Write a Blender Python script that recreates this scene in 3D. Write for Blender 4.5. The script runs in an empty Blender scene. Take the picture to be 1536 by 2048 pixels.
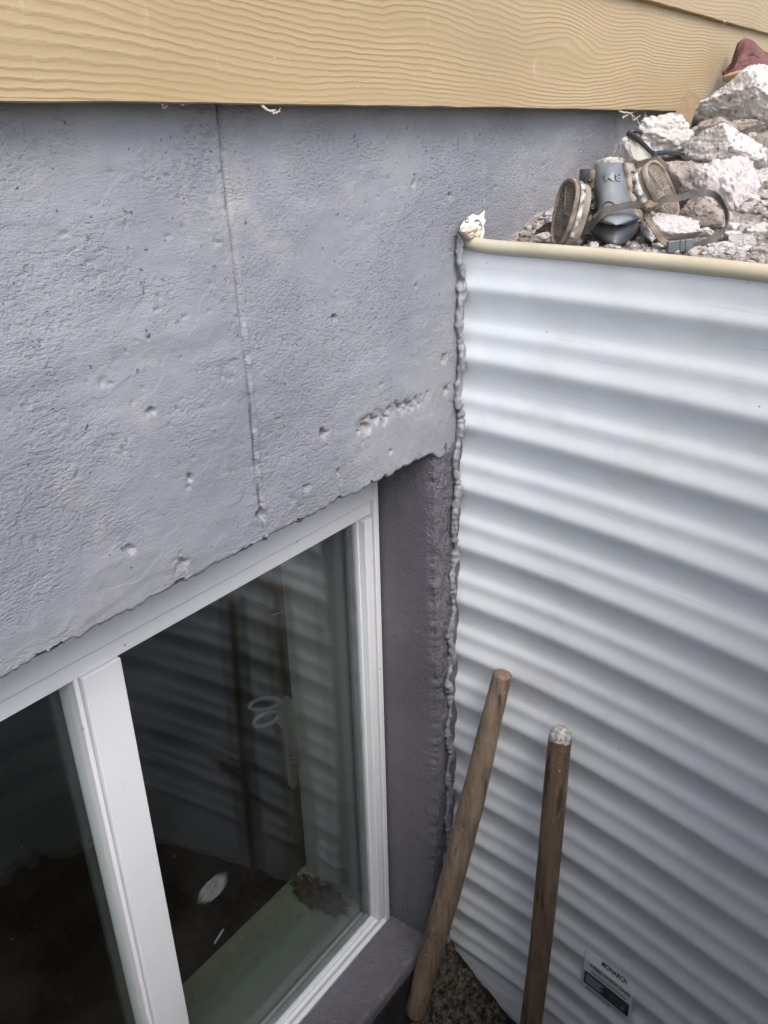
import bpy, bmesh, math, random
import numpy as np
from mathutils import Vector, Matrix, noise as mn

# ------------------------------------------------------------------ camera, sky, sun, exposure
S = bpy.context.scene
COL = S.collection
RW = np.array([[0.6056005866097517, 0.34605747806271525, -0.7165836666955214],
               [-0.7954565335191401, 0.23803225916640477, -0.5573056135352047],
               [-0.022289746064906146, 0.9075157659638817, 0.4194261576813624]])
CAM = np.array([0.0, -0.54, 0.0])
F = 1640.0
cd = bpy.data.cameras.new('camera'); cam = bpy.data.objects.new('camera', cd); COL.objects.link(cam)
M4 = Matrix.Identity(4)
for i in range(3):
    for j in range(3): M4[i][j] = RW[i, j]
    M4[i][3] = CAM[i]
cam.matrix_world = M4
cd.sensor_fit = 'VERTICAL'; cd.sensor_height = 36; cd.lens = F / 2048 * 36
cd.clip_start = 0.01; cd.clip_end = 500
S.camera = cam
S.render.resolution_x = 768; S.render.resolution_y = 1024

SUN_EL, SUN_AZ = 48.0, -118.0          # azimuth measured from +x, towards which the sun stands
w = bpy.data.worlds.new("World"); S.world = w; w.use_nodes = True
nt = w.node_tree; nt.nodes.clear()
sky = nt.nodes.new('ShaderNodeTexSky'); sky.sky_type = 'NISHITA'; sky.sun_disc = False
sky.sun_elevation = math.radians(SUN_EL); sky.sun_rotation = math.radians(90 - SUN_AZ)
sky.air_density = 1.0; sky.dust_density = 3.0; sky.ozone_density = 1.0
bg = nt.nodes.new('ShaderNodeBackground'); bg.inputs[1].default_value = 0.15
wo = nt.nodes.new('ShaderNodeOutputWorld')
nt.links.new(sky.outputs[0], bg.inputs[0]); nt.links.new(bg.outputs[0], wo.inputs[0])
sd = bpy.data.lights.new('sun', 'SUN'); sd.energy = 1.05; sd.angle = math.radians(34); sd.color = (1, .985, .965)
sun = bpy.data.objects.new('sun', sd); COL.objects.link(sun)
e, a = math.radians(SUN_EL), math.radians(SUN_AZ)
sv = Vector((math.cos(e) * math.cos(a), math.cos(e) * math.sin(a), math.sin(e)))
sun.rotation_euler = sv.to_track_quat('Z', 'Y').to_euler()
S.view_settings.view_transform = 'Standard'; S.view_settings.look = 'None'
S.view_settings.exposure = 1.16; S.view_settings.gamma = 1
S.render.engine = 'CYCLES'
S.cycles.max_bounces = 10; S.cycles.transparent_max_bounces = 24; S.cycles.glossy_bounces = 6

random.seed(7)
# ------------------------------------------------------------------ helpers
def ray(px, py):
    v = np.array([px - 768, -(py - 1024), -F]); v /= np.linalg.norm(v)
    return RW @ v
def onY(px, py, y): d = ray(px, py); return Vector(CAM + d * (y - CAM[1]) / d[1])
def onZ(px, py, z): d = ray(px, py); return Vector(CAM + d * (z - CAM[2]) / d[2])
def onX(px, py, x): d = ray(px, py); return Vector(CAM + d * (x - CAM[0]) / d[0])
def atD(px, py, D):                      # a measured point of the place at view depth D metres
    return Vector(CAM + RW @ np.array([(px - 768) / F * D, -(py - 1024) / F * D, -D]))
U, V, W = Vector(RW[:, 0]), Vector(RW[:, 1]), Vector(RW[:, 2])

def _h(ix, iy, iz, seed):
    n = (ix * 374761393 + iy * 668265263 + iz * 1440662683 + seed * 974634777) & 0xFFFFFFFF
    n = ((n ^ (n >> 13)) * 1274126177) & 0xFFFFFFFF
    n = ((n ^ (n >> 15)) * 2246822519) & 0xFFFFFFFF
    return ((n ^ (n >> 16)) & 0xFFFF) / 32767.5 - 1.0
def vnoise(x, y, z, seed=0):
    x = np.asarray(x, float); y = np.asarray(y, float) + 0 * x; z = np.asarray(z, float) + 0 * x
    ix, iy, iz = np.floor(x).astype(np.int64), np.floor(y).astype(np.int64), np.floor(z).astype(np.int64)
    fx, fy, fz = x - ix, y - iy, z - iz
    fx, fy, fz = [t * t * (3 - 2 * t) for t in (fx, fy, fz)]
    r = 0
    for dx in (0, 1):
        for dy in (0, 1):
            for dz in (0, 1):
                wgt = (fx if dx else 1 - fx) * (fy if dy else 1 - fy) * (fz if dz else 1 - fz)
                r = r + wgt * _h(ix + dx, iy + dy, iz + dz, seed)
    return r
def fbm(x, y, z, o=4, seed=0, g=.5):
    r, a_, f_ = 0, 1.0, 1.0
    for k in range(o):
        r = r + a_ * vnoise(x * f_, y * f_, z * f_, seed + k * 17); a_ *= g; f_ *= 2.03
    return r

def link(name, me, mat=None, parent=None, smooth=False):
    o = bpy.data.objects.new(name, me); COL.objects.link(o)
    if mat: me.materials.append(mat)
    if parent: o.parent = parent
    if smooth:
        for p in me.polygons: p.use_smooth = True
    return o
def mesh(name, vs, fs, mat=None, parent=None, smooth=False):
    me = bpy.data.meshes.new(name); me.from_pydata([tuple(v) for v in vs], [], fs); me.validate(); me.update()
    return link(name, me, mat, parent, smooth)
def bmobj(name, bm, mat=None, parent=None, smooth=False):
    bmesh.ops.recalc_face_normals(bm, faces=bm.faces)
    me = bpy.data.meshes.new(name); bm.to_mesh(me); bm.free()
    return link(name, me, mat, parent, smooth)
def grid(name, P, mat=None, parent=None, smooth=True, closed=False, flip=False):
    """P: array (n, m, 3)"""
    n, m = P.shape[:2]
    fs = []
    mm = m if closed else m - 1
    for i in range(n - 1):
        for j in range(mm):
            k = (j + 1) % m
            q = (i * m + j, i * m + k, (i + 1) * m + k, (i + 1) * m + j)
            fs.append(q[::-1] if flip else q)
    return mesh(name, P.reshape(-1, 3), fs, mat, parent, smooth)
def empty(name, loc=(0, 0, 0)):
    o = bpy.data.objects.new(name, None); COL.objects.link(o); o.location = loc
    o.empty_display_size = .05
    bpy.context.view_layer.update()
    return o
def adopt(parent, *kids):
    for k in kids:
        k.parent = parent; k.matrix_parent_inverse = Matrix.Translation(-Vector(parent.location))
def tag(o, label=None, cat=None, group=None, kind=None):
    if label: o['label'] = label
    if cat: o['category'] = cat
    if group: o['group'] = group
    if kind: o['kind'] = kind
    return o
def add_box(bm, x0, x1, y0, y1, z0, z1, bev=0):
    r = bmesh.ops.create_cube(bm, size=1)
    for v in r['verts']:
        v.co = Vector(((x0 + x1) / 2 + v.co.x * (x1 - x0), (y0 + y1) / 2 + v.co.y * (y1 - y0), (z0 + z1) / 2 + v.co.z * (z1 - z0)))
    if bev:
        es = list({e_ for v in r['verts'] for e_ in v.link_edges})
        bmesh.ops.bevel(bm, geom=es, offset=bev, segments=2, affect='EDGES', profile=.5)
def box(name, dims, mat, parent=None, bev=.0012):
    bm = bmesh.new(); add_box(bm, *dims, bev=bev); return bmobj(name, bm, mat, parent)
def catmull(pts, n):
    pts = [np.array(p, float) for p in pts]
    pts = [2 * pts[0] - pts[1]] + pts + [2 * pts[-1] - pts[-2]]
    out = []
    for i in range(1, len(pts) - 2):
        p0, p1, p2, p3 = pts[i - 1:i + 3]
        for t in np.linspace(0, 1, n, endpoint=False):
            out.append(.5 * ((2 * p1) + (-p0 + p2) * t + (2 * p0 - 5 * p1 + 4 * p2 - p3) * t * t + (-p0 + 3 * p1 - 3 * p2 + p3) * t ** 3))
    out.append(pts[-2]); return np.array(out)
def frames(pts):
    T = np.gradient(pts, axis=0); T /= np.linalg.norm(T, axis=1)[:, None] + 1e-12
    up = np.array([0, 0, 1.0]) if abs(T[0][2]) < .9 else np.array([1.0, 0, 0])
    N = []; n = up - T[0] * up.dot(T[0]); n /= np.linalg.norm(n)
    for t in T:
        n = n - t * n.dot(t); n /= np.linalg.norm(n) + 1e-12; N.append(n.copy())
    N = np.array(N); return T, N, np.cross(T, N)
def tube(name, pts, rad, mat, parent=None, seg=16, rfun=None, caps=True):
    pts = np.array(pts, float); T, N, B = frames(pts)
    R = np.full(len(pts), rad) if np.isscalar(rad) else np.array(rad)
    th = np.linspace(0, 2 * np.pi, seg, endpoint=False)
    P = pts[:, None] + R[:, None, None] * (N[:, None] * np.cos(th)[None, :, None] + B[:, None] * np.sin(th)[None, :, None])
    if rfun is not None: P = rfun(P, pts)
    o = grid(name, P, mat, parent, True, True)
    if caps:
        me = o.data; bm = bmesh.new(); bm.from_mesh(me)
        bmesh.ops.holes_fill(bm, edges=[e_ for e_ in bm.edges if e_.is_boundary]); bmesh.ops.recalc_face_normals(bm, faces=bm.faces)
        bm.to_mesh(me); bm.free()
        for p in me.polygons: p.use_smooth = True
    return o
def ribbon(name, pts, wid, thick, side, mat, parent=None):
    """flat strap along pts; side = list of width directions (one per control point)"""
    P = catmull(pts, 10); Sd = catmull(side, 10)
    T = np.gradient(P, axis=0); T /= np.linalg.norm(T, axis=1)[:, None]
    Sd = Sd - T * np.sum(Sd * T, axis=1)[:, None]; Sd /= np.linalg.norm(Sd, axis=1)[:, None]
    Nn = np.cross(T, Sd)
    wv = np.array([math.sin(i * 1.7) * .06 + 1 for i in range(len(P))])[:, None] * wid / 2
    prof = [(-1, -.5), (-.96, -1), (.96, -1), (1, -.5), (1, .5), (.96, 1), (-.96, 1), (-1, .5)]
    G = np.stack([P + Sd * wv * a_ + Nn * thick / 2 * b_ for a_, b_ in prof], axis=1)
    o = grid(name, G, mat, parent, False, True)
    me = o.data; bm = bmesh.new(); bm.from_mesh(me)
    bmesh.ops.holes_fill(bm, edges=[e_ for e_ in bm.edges if e_.is_boundary]); bmesh.ops.recalc_face_normals(bm, faces=bm.faces)
    bm.to_mesh(me); bm.free()
    return o
def text_verts(body, size=1.0, extrude=0.0, bold=0.0):
    cu = bpy.data.curves.new('lettering', 'FONT'); cu.body = body; cu.size = size; cu.extrude = extrude; cu.offset = bold
    cu.align_x = 'CENTER'; cu.align_y = 'CENTER'; cu.resolution_u = 3
    o = bpy.data.objects.new('lettering', cu); COL.objects.link(o)
    dg = bpy.context.evaluated_depsgraph_get(); ev = o.evaluated_get(dg); me = ev.to_mesh()
    vs = [v.co.copy() for v in me.vertices]; fs = [tuple(p.vertices) for p in me.polygons]
    ev.to_mesh_clear(); bpy.data.objects.remove(o)
    return vs, fs

# ------------------------------------------------------------------ materials
class NB:
    def __init__(s, name, rough=.5, spec=.5, metallic=0):
        s.m = bpy.data.materials.new(name); s.m.use_nodes = True; s.t = s.m.node_tree
        s.p = s.t.nodes['Principled BSDF']; s.p.inputs['Roughness'].default_value = rough
        s.p.inputs['Specular IOR Level'].default_value = spec; s.p.inputs['Metallic'].default_value = metallic
        s.co = s.t.nodes.new('ShaderNodeTexCoord').outputs['Object']
    def n(s, ty, **k):
        nd = s.t.nodes.new(ty)
        for a_, b_ in k.items():
            if a_ in nd.inputs.keys():
                s.put(nd.inputs[a_], b_)
            else: setattr(nd, a_, b_)
        return nd
    def put(s, sock, v):
        if isinstance(v, bpy.types.NodeSocket): s.t.links.new(v, sock)
        else: sock.default_value = v
    def map(s, scale=(1, 1, 1), rot=(0, 0, 0), src=None, loc=(0, 0, 0)):
        nd = s.n('ShaderNodeMapping'); s.put(nd.inputs['Vector'], src or s.co)
        nd.inputs['Scale'].default_value = scale; nd.inputs['Rotation'].default_value = rot; nd.inputs['Location'].default_value = loc
        return nd.outputs[0]
    def noise(s, scale, vec=None, detail=4, rough=.55, dist=0):
        nd = s.n('ShaderNodeTexNoise'); s.put(nd.inputs['Vector'], vec or s.co)
        nd.inputs['Scale'].default_value = scale; nd.inputs['Detail'].default_value = detail
        nd.inputs['Roughness'].default_value = rough; nd.inputs['Distortion'].default_value = dist
        return nd.outputs['Fac']
    def vor(s, scale, vec=None, feature='F1', out='Distance', rnd=1):
        nd = s.n('ShaderNodeTexVoronoi'); nd.feature = feature; s.put(nd.inputs['Vector'], vec or s.co)
        nd.inputs['Scale'].default_value = scale; nd.inputs['Randomness'].default_value = rnd
        return nd.outputs[out]
    def ramp(s, f, stops, interp='LINEAR'):
        nd = s.n('ShaderNodeValToRGB'); s.put(nd.inputs[0], f); cr = nd.color_ramp; cr.interpolation = interp
        while len(cr.elements) < len(stops): cr.elements.new(.5)
        for el, (p_, c_) in zip(cr.elements, stops):
            el.position = p_; el.color = (c_, c_, c_, 1) if np.isscalar(c_) else (*c_, 1)
        return nd.outputs[0]
    def mix(s, f, a_, b_, mode='MIX'):
        nd = s.n('ShaderNodeMix'); nd.data_type = 'RGBA'; nd.blend_type = mode
        s.put(nd.inputs[0], f)
        for sk, v in ((nd.inputs[6], a_), (nd.inputs[7], b_)):
            s.put(sk, (*v, 1) if isinstance(v, tuple) and len(v) == 3 else v)
        return nd.outputs[2]
    def math(s, op, a_, b_=0.0, c_=0.0):
        nd = s.n('ShaderNodeMath'); nd.operation = op
        s.put(nd.inputs[0], a_); s.put(nd.inputs[1], b_); s.put(nd.inputs[2], c_)
        return nd.outputs[0]
    def col(s, c_): s.put(s.p.inputs['Base Color'], (*c_, 1) if isinstance(c_, tuple) else c_)
    def bump(s, h_, dist, strength=1, prev=None):
        nd = s.n('ShaderNodeBump'); nd.inputs['Distance'].default_value = dist; nd.inputs['Strength'].default_value = strength
        s.put(nd.inputs['Height'], h_)
        if prev is not None: s.put(nd.inputs['Normal'], prev)
        s.put(s.p.inputs['Normal'], nd.outputs[0]); return nd.outputs[0]
    def sep(s):
        nd = s.n('ShaderNodeSeparateXYZ'); s.put(nd.inputs[0], s.co); return nd.outputs

def m_wall(shaded=False):  # recess copy: more purple, with the shade of reveal and sill darkened into its colour
    b = NB('shade_darkened_purple_paint' if shaded else 'painted_concrete', .42, .5)
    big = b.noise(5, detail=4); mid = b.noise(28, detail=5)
    c = b.ramp(big, [(.3, (.092, .090, .106)), (.5, (.112, .109, .126)), (.7, (.13, .126, .144))] if shaded else [(.3, (.190, .196, .220)), (.5, (.228, .234, .258)), (.7, (.275, .278, .292))])
    # thin paint: rough bare cement, ochre rust spots
    patch = b.ramp(b.noise(11, b.map((1, 1, .6)), detail=6, rough=.6), [(.60, 0.), (.72, .08 if shaded else .5)])
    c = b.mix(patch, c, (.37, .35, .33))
    rust = b.ramp(b.noise(17, b.map((1, 1, .55), loc=(3.1, 0, 1.2)), detail=5, rough=.65), [(.70, 0.), (.76, .1 if shaded else .6)])
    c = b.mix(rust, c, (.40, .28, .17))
    c = b.mix(b.math('MULTIPLY', mid, .35), c, (.08, .08, .095) if shaded else (.155, .158, .182))
    pits = b.ramp(b.noise(170, b.map((.9, 1, .8)), detail=3, rough=.55), [(.262, 1.), (.31, 0.)])
    sel = b.ramp(b.noise(11, detail=3), [(.42, .25), (.58, 1.)])
    pm = b.math('MULTIPLY', pits, sel)
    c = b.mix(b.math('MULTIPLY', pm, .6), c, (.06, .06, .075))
    x, y, z = b.sep()
    deep = b.ramp(b.math('MULTIPLY', b.math('SUBTRACT', y, 1.3 * 0), 100.0), [(.55, 0.), (.75, .8)])
    front = b.math('LESS_THAN', y, .0105)
    inz = b.math('MULTIPLY', b.math('GREATER_THAN', z, -.34), b.math('MULTIPLY', b.math('GREATER_THAN', x, .58), b.math('LESS_THAN', z, -.26)))
    c = b.mix(b.math('MULTIPLY', b.math('MULTIPLY', deep, front), inz), c, (.25, .24, .225))
    # broken dark blue-grey line along the form joint
    sd_ = b.math('ABSOLUTE', b.math('SUBTRACT', b.math('ADD', x, b.math('MULTIPLY', z, .0167)), b.math('ADD', .4925, b.math('MULTIPLY', b.noise(1, b.map((1, 1, 60)), detail=3), .0022))))
    jl = b.math('MULTIPLY', b.ramp(b.math('MULTIPLY', sd_, 100.0), [(.06, 1.), (.22, 0.)]), b.ramp(b.noise(1, b.map((1, 1, 28), loc=(0, 0, 2)), detail=4), [(.40, .15), (.55, 1.)]))
    c = b.mix(b.math('MULTIPLY', b.math('MULTIPLY', jl, b.math('LESS_THAN', y, .0105)), .85), c, (.055, .065, .09))
    b.col(c)
    b.put(b.p.inputs['Roughness'], b.ramp(b.noise(40, detail=3), [(.3, .32), (.7, .52)]))
    st = b.ramp(b.noise(330, b.map((.62, .7, 1.15)), detail=4, rough=.6), [(.30, 0.), (.45, .55), (.60, .78), (.76, 1.)])
    region = b.ramp(b.noise(6, b.map((1, 1, 1.3)), detail=5, rough=.6), [(.42, .7 if shaded else .12), (.55, 1.)])
    n1 = b.bump(b.math('MULTIPLY', st, region), .0020 if shaded else .0011, 1)
    n1 = b.bump(b.ramp(b.noise(13, b.map((1, 1, 1.2), loc=(1, 0, 3)), detail=2), [(.48, 0.), (.50, 1.)]), .0006, .5, n1)
    fine = b.noise(700, b.map((.6, 1, 1)), detail=3)
    n2 = b.bump(fine, .0007, .8, n1)
    b.bump(b.math('SUBTRACT', 1.0, pm), .0025, 1, n2)
    return b.m
def m_dark_wall():
    b = NB('damp_proofing', .55, .4); b.col(b.ramp(b.noise(30), [(.3, (.012, .012, .014)), (.7, (.035, .034, .036))]))
    b.bump(b.noise(120, detail=6), .004); return b.m
def m_siding():
    b = NB('fibre_cement_siding', .46, .45)
    x, y, z = b.sep()
    n_low = b.noise(1, b.map((1.5, 1, 4.2)), detail=2, rough=.45)
    n_mid = b.noise(1, b.map((34, 1, 55.0)), detail=3, rough=.6)
    hump = b.math('MULTIPLY', b.ramp(b.noise(1, b.map((2.6, 1, 0), loc=(.9, 0, 0)), detail=1), [(.48, 0.), (.70, 1.)]), b.ramp(b.math('FRACT', b.math('MULTIPLY', b.math('SUBTRACT', z, .024), 7.299)), [(.15, 0.), (.55, 1.), (.85, .3)]))
    v = b.math('ADD', b.math('MULTIPLY', z, 205.0), b.math('MULTIPLY', n_low, 17.0))
    v = b.math('ADD', v, b.math('MULTIPLY', hump, -5.5))
    v = b.math('ADD', v, b.math('MULTIPLY', n_mid, .95))
    fr = b.math('FRACT', v)
    saw = b.ramp(fr, [(0., .0), (.18, .55), (.34, 1.), (.5, .6), (.8, .08), (1., .0)], 'B_SPLINE')
    amp = b.ramp(b.noise(1, b.map((4, 1, 20), loc=(7, 0, 3)), detail=3), [(.30, .22), (.60, 1.)])
    h = b.math('MULTIPLY', saw, amp)
    n1 = b.bump(h, .00055, 1)
    b.bump(b.noise(900, b.map((.3, 1, 1)), detail=2), .0003, .6, n1)
    base = b.ramp(b.noise(3, b.map((1, 1, 5))), [(.3, (.27, .196, .098)), (.7, (.32, .233, .122))])
    c = b.mix(b.math('MULTIPLY', h, .42), base, (.38, .305, .18))
    dust = b.ramp(b.noise(60, b.map((1, 1, .4)), detail=6, rough=.7), [(.62, 0.), (.8, .5)])
    c = b.mix(dust, c, (.46, .39, .27))
    grime = b.ramp(b.noise(2.2, b.map((1, 1, 2.5), loc=(1, 0, 4)), detail=5), [(.5, 0.), (.75, .35)])
    c = b.mix(grime, c, (.27, .21, .13))
    flecks = b.ramp(b.vor(60, b.map((1.3, 1, .6))), [(.03, .6), (.05, 0.)])
    c = b.mix(flecks, c, (.52, .48, .40))
    b.col(c); return b.m
def m_panel():
    b = NB('white_coated_steel', .30, .5)
    c = b.ramp(b.noise(4, detail=4), [(.3, (.66, .70, .735)), (.7, (.71, .745, .77))])
    dirt = b.ramp(b.noise(9, b.map((1, 1, 1.6), loc=(2, 0, 0)), detail=8, rough=.68), [(.55, 0.), (.75, .38)])
    c = b.mix(dirt, c, (.48, .44, .37))
    specks = b.ramp(b.vor(26), [(.018, .8), (.032, 0.)])
    c = b.mix(specks, c, (.16, .13, .10))
    scr = b.ramp(b.noise(1, b.map((4, 4, 420)), detail=2), [(.66, 0.), (.74, .35)])
    c = b.mix(scr, c, (.42, .43, .44))
    b.col(c)
    b.put(b.p.inputs['Roughness'], b.ramp(b.noise(12, detail=5), [(.3, .28), (.7, .48)]))
    n1 = b.bump(b.noise(14, b.map((1, 1, .7)), detail=2), .0035, .7)
    b.bump(b.noise(900, detail=1), .00012, .6, n1)
    return b.m
def m_simple(name, c1, c2, sc=20, rough=.5, spec=.5, bump=0, bsc=80, stretch=(1, 1, 1), metallic=0, det=5, obj=None):
    b = NB(name, rough, spec, metallic)
    b.col(b.ramp(b.noise(sc, b.map(stretch), detail=det), [(.32, c1), (.68, c2)]))
    if bump: b.bump(b.noise(bsc, b.map(stretch), detail=6, rough=.6), bump)
    return b.m
def m_vinyl():
    b = NB('white_vinyl', .32, .5)
    c = b.ramp(b.noise(6), [(.3, (.58, .605, .64)), (.7, (.63, .65, .68))])
    c = b.mix(b.ramp(b.noise(35, b.map((1, 1, 1)), detail=8, rough=.7), [(.62, 0.), (.80, .5)]), c, (.46, .41, .34))
    c = b.mix(b.ramp(b.vor(22), [(.03, .8), (.05, 0.)]), c, (.35, .24, .15))
    b.col(c); return b.m
def m_wood(name, c1, c2, cd_, axis_scale, dirt):
    b = NB(name, .52, .4)
    g = b.noise(1, b.map(axis_scale), detail=6, rough=.65, dist=.6)
    c = b.ramp(g, [(.28, cd_), (.45, c1), (.68, c2)])
    c = b.mix(b.ramp(b.noise(26, b.map((1, 1, .35)), detail=6, rough=.7), [(.45, 0.), (.68, dirt)]), c, (.30, .235, .17))
    c = b.mix(b.ramp(b.vor(75, b.map((1, 1, .5))), [(.05, .8), (.10, 0.)]), c, (.45, .40, .33))
    c = b.mix(b.ramp(b.noise(60, b.map((1, 1, .14), loc=(2, 2, 2)), detail=5), [(.60, 0.), (.66, .75)]), c, (.035, .02, .012))
    b.col(c)
    n1 = b.bump(b.noise(1, b.map(axis_scale), detail=5), .0022)
    b.bump(b.noise(190, detail=6, rough=.7), .0022, 1, n1); return b.m
def m_rock(name, base, tint, dark, agg=120, dirt=.5, rough=.85):
    b = NB(name, rough, .3)
    c = b.ramp(b.noise(22, detail=7, rough=.65), [(.3, tuple(v * .90 for v in base)), (.62, base)])
    cell = b.n('ShaderNodeTexVoronoi'); b.put(cell.inputs['Vector'], b.map((1, 1, 1), src=None)); cell.inputs['Scale'].default_value = agg
    csep = b.n('ShaderNodeSeparateColor'); b.put(csep.inputs[0], cell.outputs['Color'])
    stone = b.ramp(csep.outputs[0], [(.0, (.34, .33, .34)), (.25, tint), (.45, (.62, .56, .50)), (.6, (.42, .26, .20)), (.72, (.25, .25, .28)), (.85, (.70, .66, .62))], 'CONSTANT')
    pres = b.math('MULTIPLY', b.ramp(csep.outputs[1], [(.50, 0.), (.55, 1.)]), b.ramp(cell.outputs['Distance'], [(.30, 1.), (.42, 0.)]))
    c = b.mix(b.math('MULTIPLY', pres, .9), c, stone)
    dm = b.ramp(b.noise(13, b.map(loc=(5, 1, 2)), detail=6, rough=.6), [(.50, 0.), (.66, dirt)])
    c = b.mix(dm, c, dark)
    b.col(c)
    hole = b.ramp(b.noise(70, b.map(loc=(9, 3, 1)), detail=6, rough=.7), [(.30, 1.), (.40, 0.)])
    c = b.mix(b.math('MULTIPLY', hole, .7), c, tuple(v * .45 for v in dark)); b.col(c)
    n1 = b.bump(b.noise(95, detail=7, rough=.75), .009)
    n2 = b.bump(b.ramp(cell.outputs['Distance'], [(.1, 1.), (.5, 0.)]), .0025, .8, n1)
    b.bump(b.noise(480, detail=4, rough=.7), .0014, 1, n2)
    return b.m
def m_soil(name='clay_soil', c1=(.022, .016, .012), c2=(.085, .060, .042), sc=45):
    b = NB(name, .75, .35)
    c = b.ramp(b.noise(sc, detail=8 if sc < 100 else 2, rough=.7), [(.36, c1), (.64, c2)])
    c = b.mix(b.ramp(b.vor(90, out='Distance'), [(.08, .8), (.14, 0.)]), c, (.22, .18, .14))
    b.col(c); b.bump(b.noise(110, detail=8, rough=.72), .012); return b.m
def m_glass():
    m = bpy.data.materials.new('window_glass'); m.use_nodes = True; t = m.node_tree; t.nodes.clear()
    o = t.nodes.new('ShaderNodeOutputMaterial'); mx = t.nodes.new('ShaderNodeMixShader')
    tr = t.nodes.new('ShaderNodeBsdfTransparent'); tr.inputs[0].default_value = (.962, .980, .972, 1)
    gl = t.nodes.new('ShaderNodeBsdfGlossy'); gl.inputs['Roughness'].default_value = .0
    gl.inputs[0].default_value = (.95, .98, 1, 1)
    ge = t.nodes.new('ShaderNodeNewGeometry')
    dt = t.nodes.new('ShaderNodeVectorMath'); dt.operation = 'DOT_PRODUCT'
    t.links.new(ge.outputs['Incoming'], dt.inputs[0]); t.links.new(ge.outputs['Normal'], dt.inputs[1])
    def mth(op, a_, b_=0.):
        nd = t.nodes.new('ShaderNodeMath'); nd.operation = op
        for i, v in enumerate((a_, b_)):
            if isinstance(v, bpy.types.NodeSocket): t.links.new(v, nd.inputs[i])
            else: nd.inputs[i].default_value = v
        return nd.outputs[0]
    k = mth('POWER', mth('SUBTRACT', 1.0, mth('ABSOLUTE', dt.outputs['Value'])), 5.0)
    fr = mth('ADD', .055, mth('MULTIPLY', k, .95))
    t.links.new(fr, mx.inputs[0]); t.links.new(tr.outputs[0], mx.inputs[1]); t.links.new(gl.outputs[0], mx.inputs[2])
    # thin film of dust on the pane
    df = t.nodes.new('ShaderNodeBsdfDiffuse'); df.inputs[0].default_value = (.5, .5, .48, 1)
    mx2 = t.nodes.new('ShaderNodeMixShader')
    tc = t.nodes.new('ShaderNodeTexCoord'); nz = t.nodes.new('ShaderNodeTexNoise'); nz.inputs['Scale'].default_value = 6; nz.inputs['Detail'].default_value = 8
    t.links.new(tc.outputs['Object'], nz.inputs['Vector'])
    vr = t.nodes.new('ShaderNodeTexVoronoi'); vr.inputs['Scale'].default_value = 55; t.links.new(tc.outputs['Object'], vr.inputs['Vector'])
    rp = t.nodes.new('ShaderNodeValToRGB'); rp.color_ramp.elements[0].position = .02; rp.color_ramp.elements[0].color = (.5, .5, .5, 1)
    rp.color_ramp.elements[1].position = .04; rp.color_ramp.elements[1].color = (0, 0, 0, 1); t.links.new(vr.outputs['Distance'], rp.inputs[0])
    r2 = t.nodes.new('ShaderNodeValToRGB'); r2.color_ramp.elements[0].position = .45; r2.color_ramp.elements[0].color = (.0, .0, .0, 1)
    r2.color_ramp.elements[1].position = .8; r2.color_ramp.elements[1].color = (.012, .012, .012, 1); t.links.new(nz.outputs['Fac'], r2.inputs[0])
    t.links.new(mth('MAXIMUM', rp.outputs[0], r2.outputs[0]), mx2.inputs[0])
    t.links.new(mx.outputs[0], mx2.inputs[1]); t.links.new(df.outputs[0], mx2.inputs[2])
    t.links.new(mx2.outputs[0], o.inputs[0]); return m

MW_SHADE = m_wall(True)
MW, MDW, MS, MP, MV, MG = m_wall(), m_dark_wall(), m_siding(), m_panel(), m_vinyl(), m_glass()
M_TRIM = m_simple('cream_rubber_trim', (.46, .425, .32), (.54, .50, .39), 14, .38, .5, .0006, 60)
M_CAULK = m_simple('painted_sealant', (.13, .138, .16), (.25, .262, .285), 70, .5, .55, .002, 120)
M_SOIL = m_soil('clay_soil', (.012, .010, .008), (.06, .048, .038)); M_GROUND = m_soil('dusty_ground', (.24, .21, .19), (.58, .54, .50))
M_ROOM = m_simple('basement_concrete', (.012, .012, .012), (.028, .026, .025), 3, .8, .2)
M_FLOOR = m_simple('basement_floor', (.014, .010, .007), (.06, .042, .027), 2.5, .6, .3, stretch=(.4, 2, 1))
M_DRY = m_simple('painted_return', (.15, .165, .16), (.19, .20, .19), 5, .6, .3)
M_ISILL = m_simple('green_sill_board', (.105, .125, .10), (.14, .155, .125), 9, .5, .35, .0005, 90)

# ------------------------------------------------------------------ the house
house = empty('house', (0, 0, -1.3))
tag(house, 'house side with tan wood-grain siding above a grey painted concrete foundation and white basement window', 'house')

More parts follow.
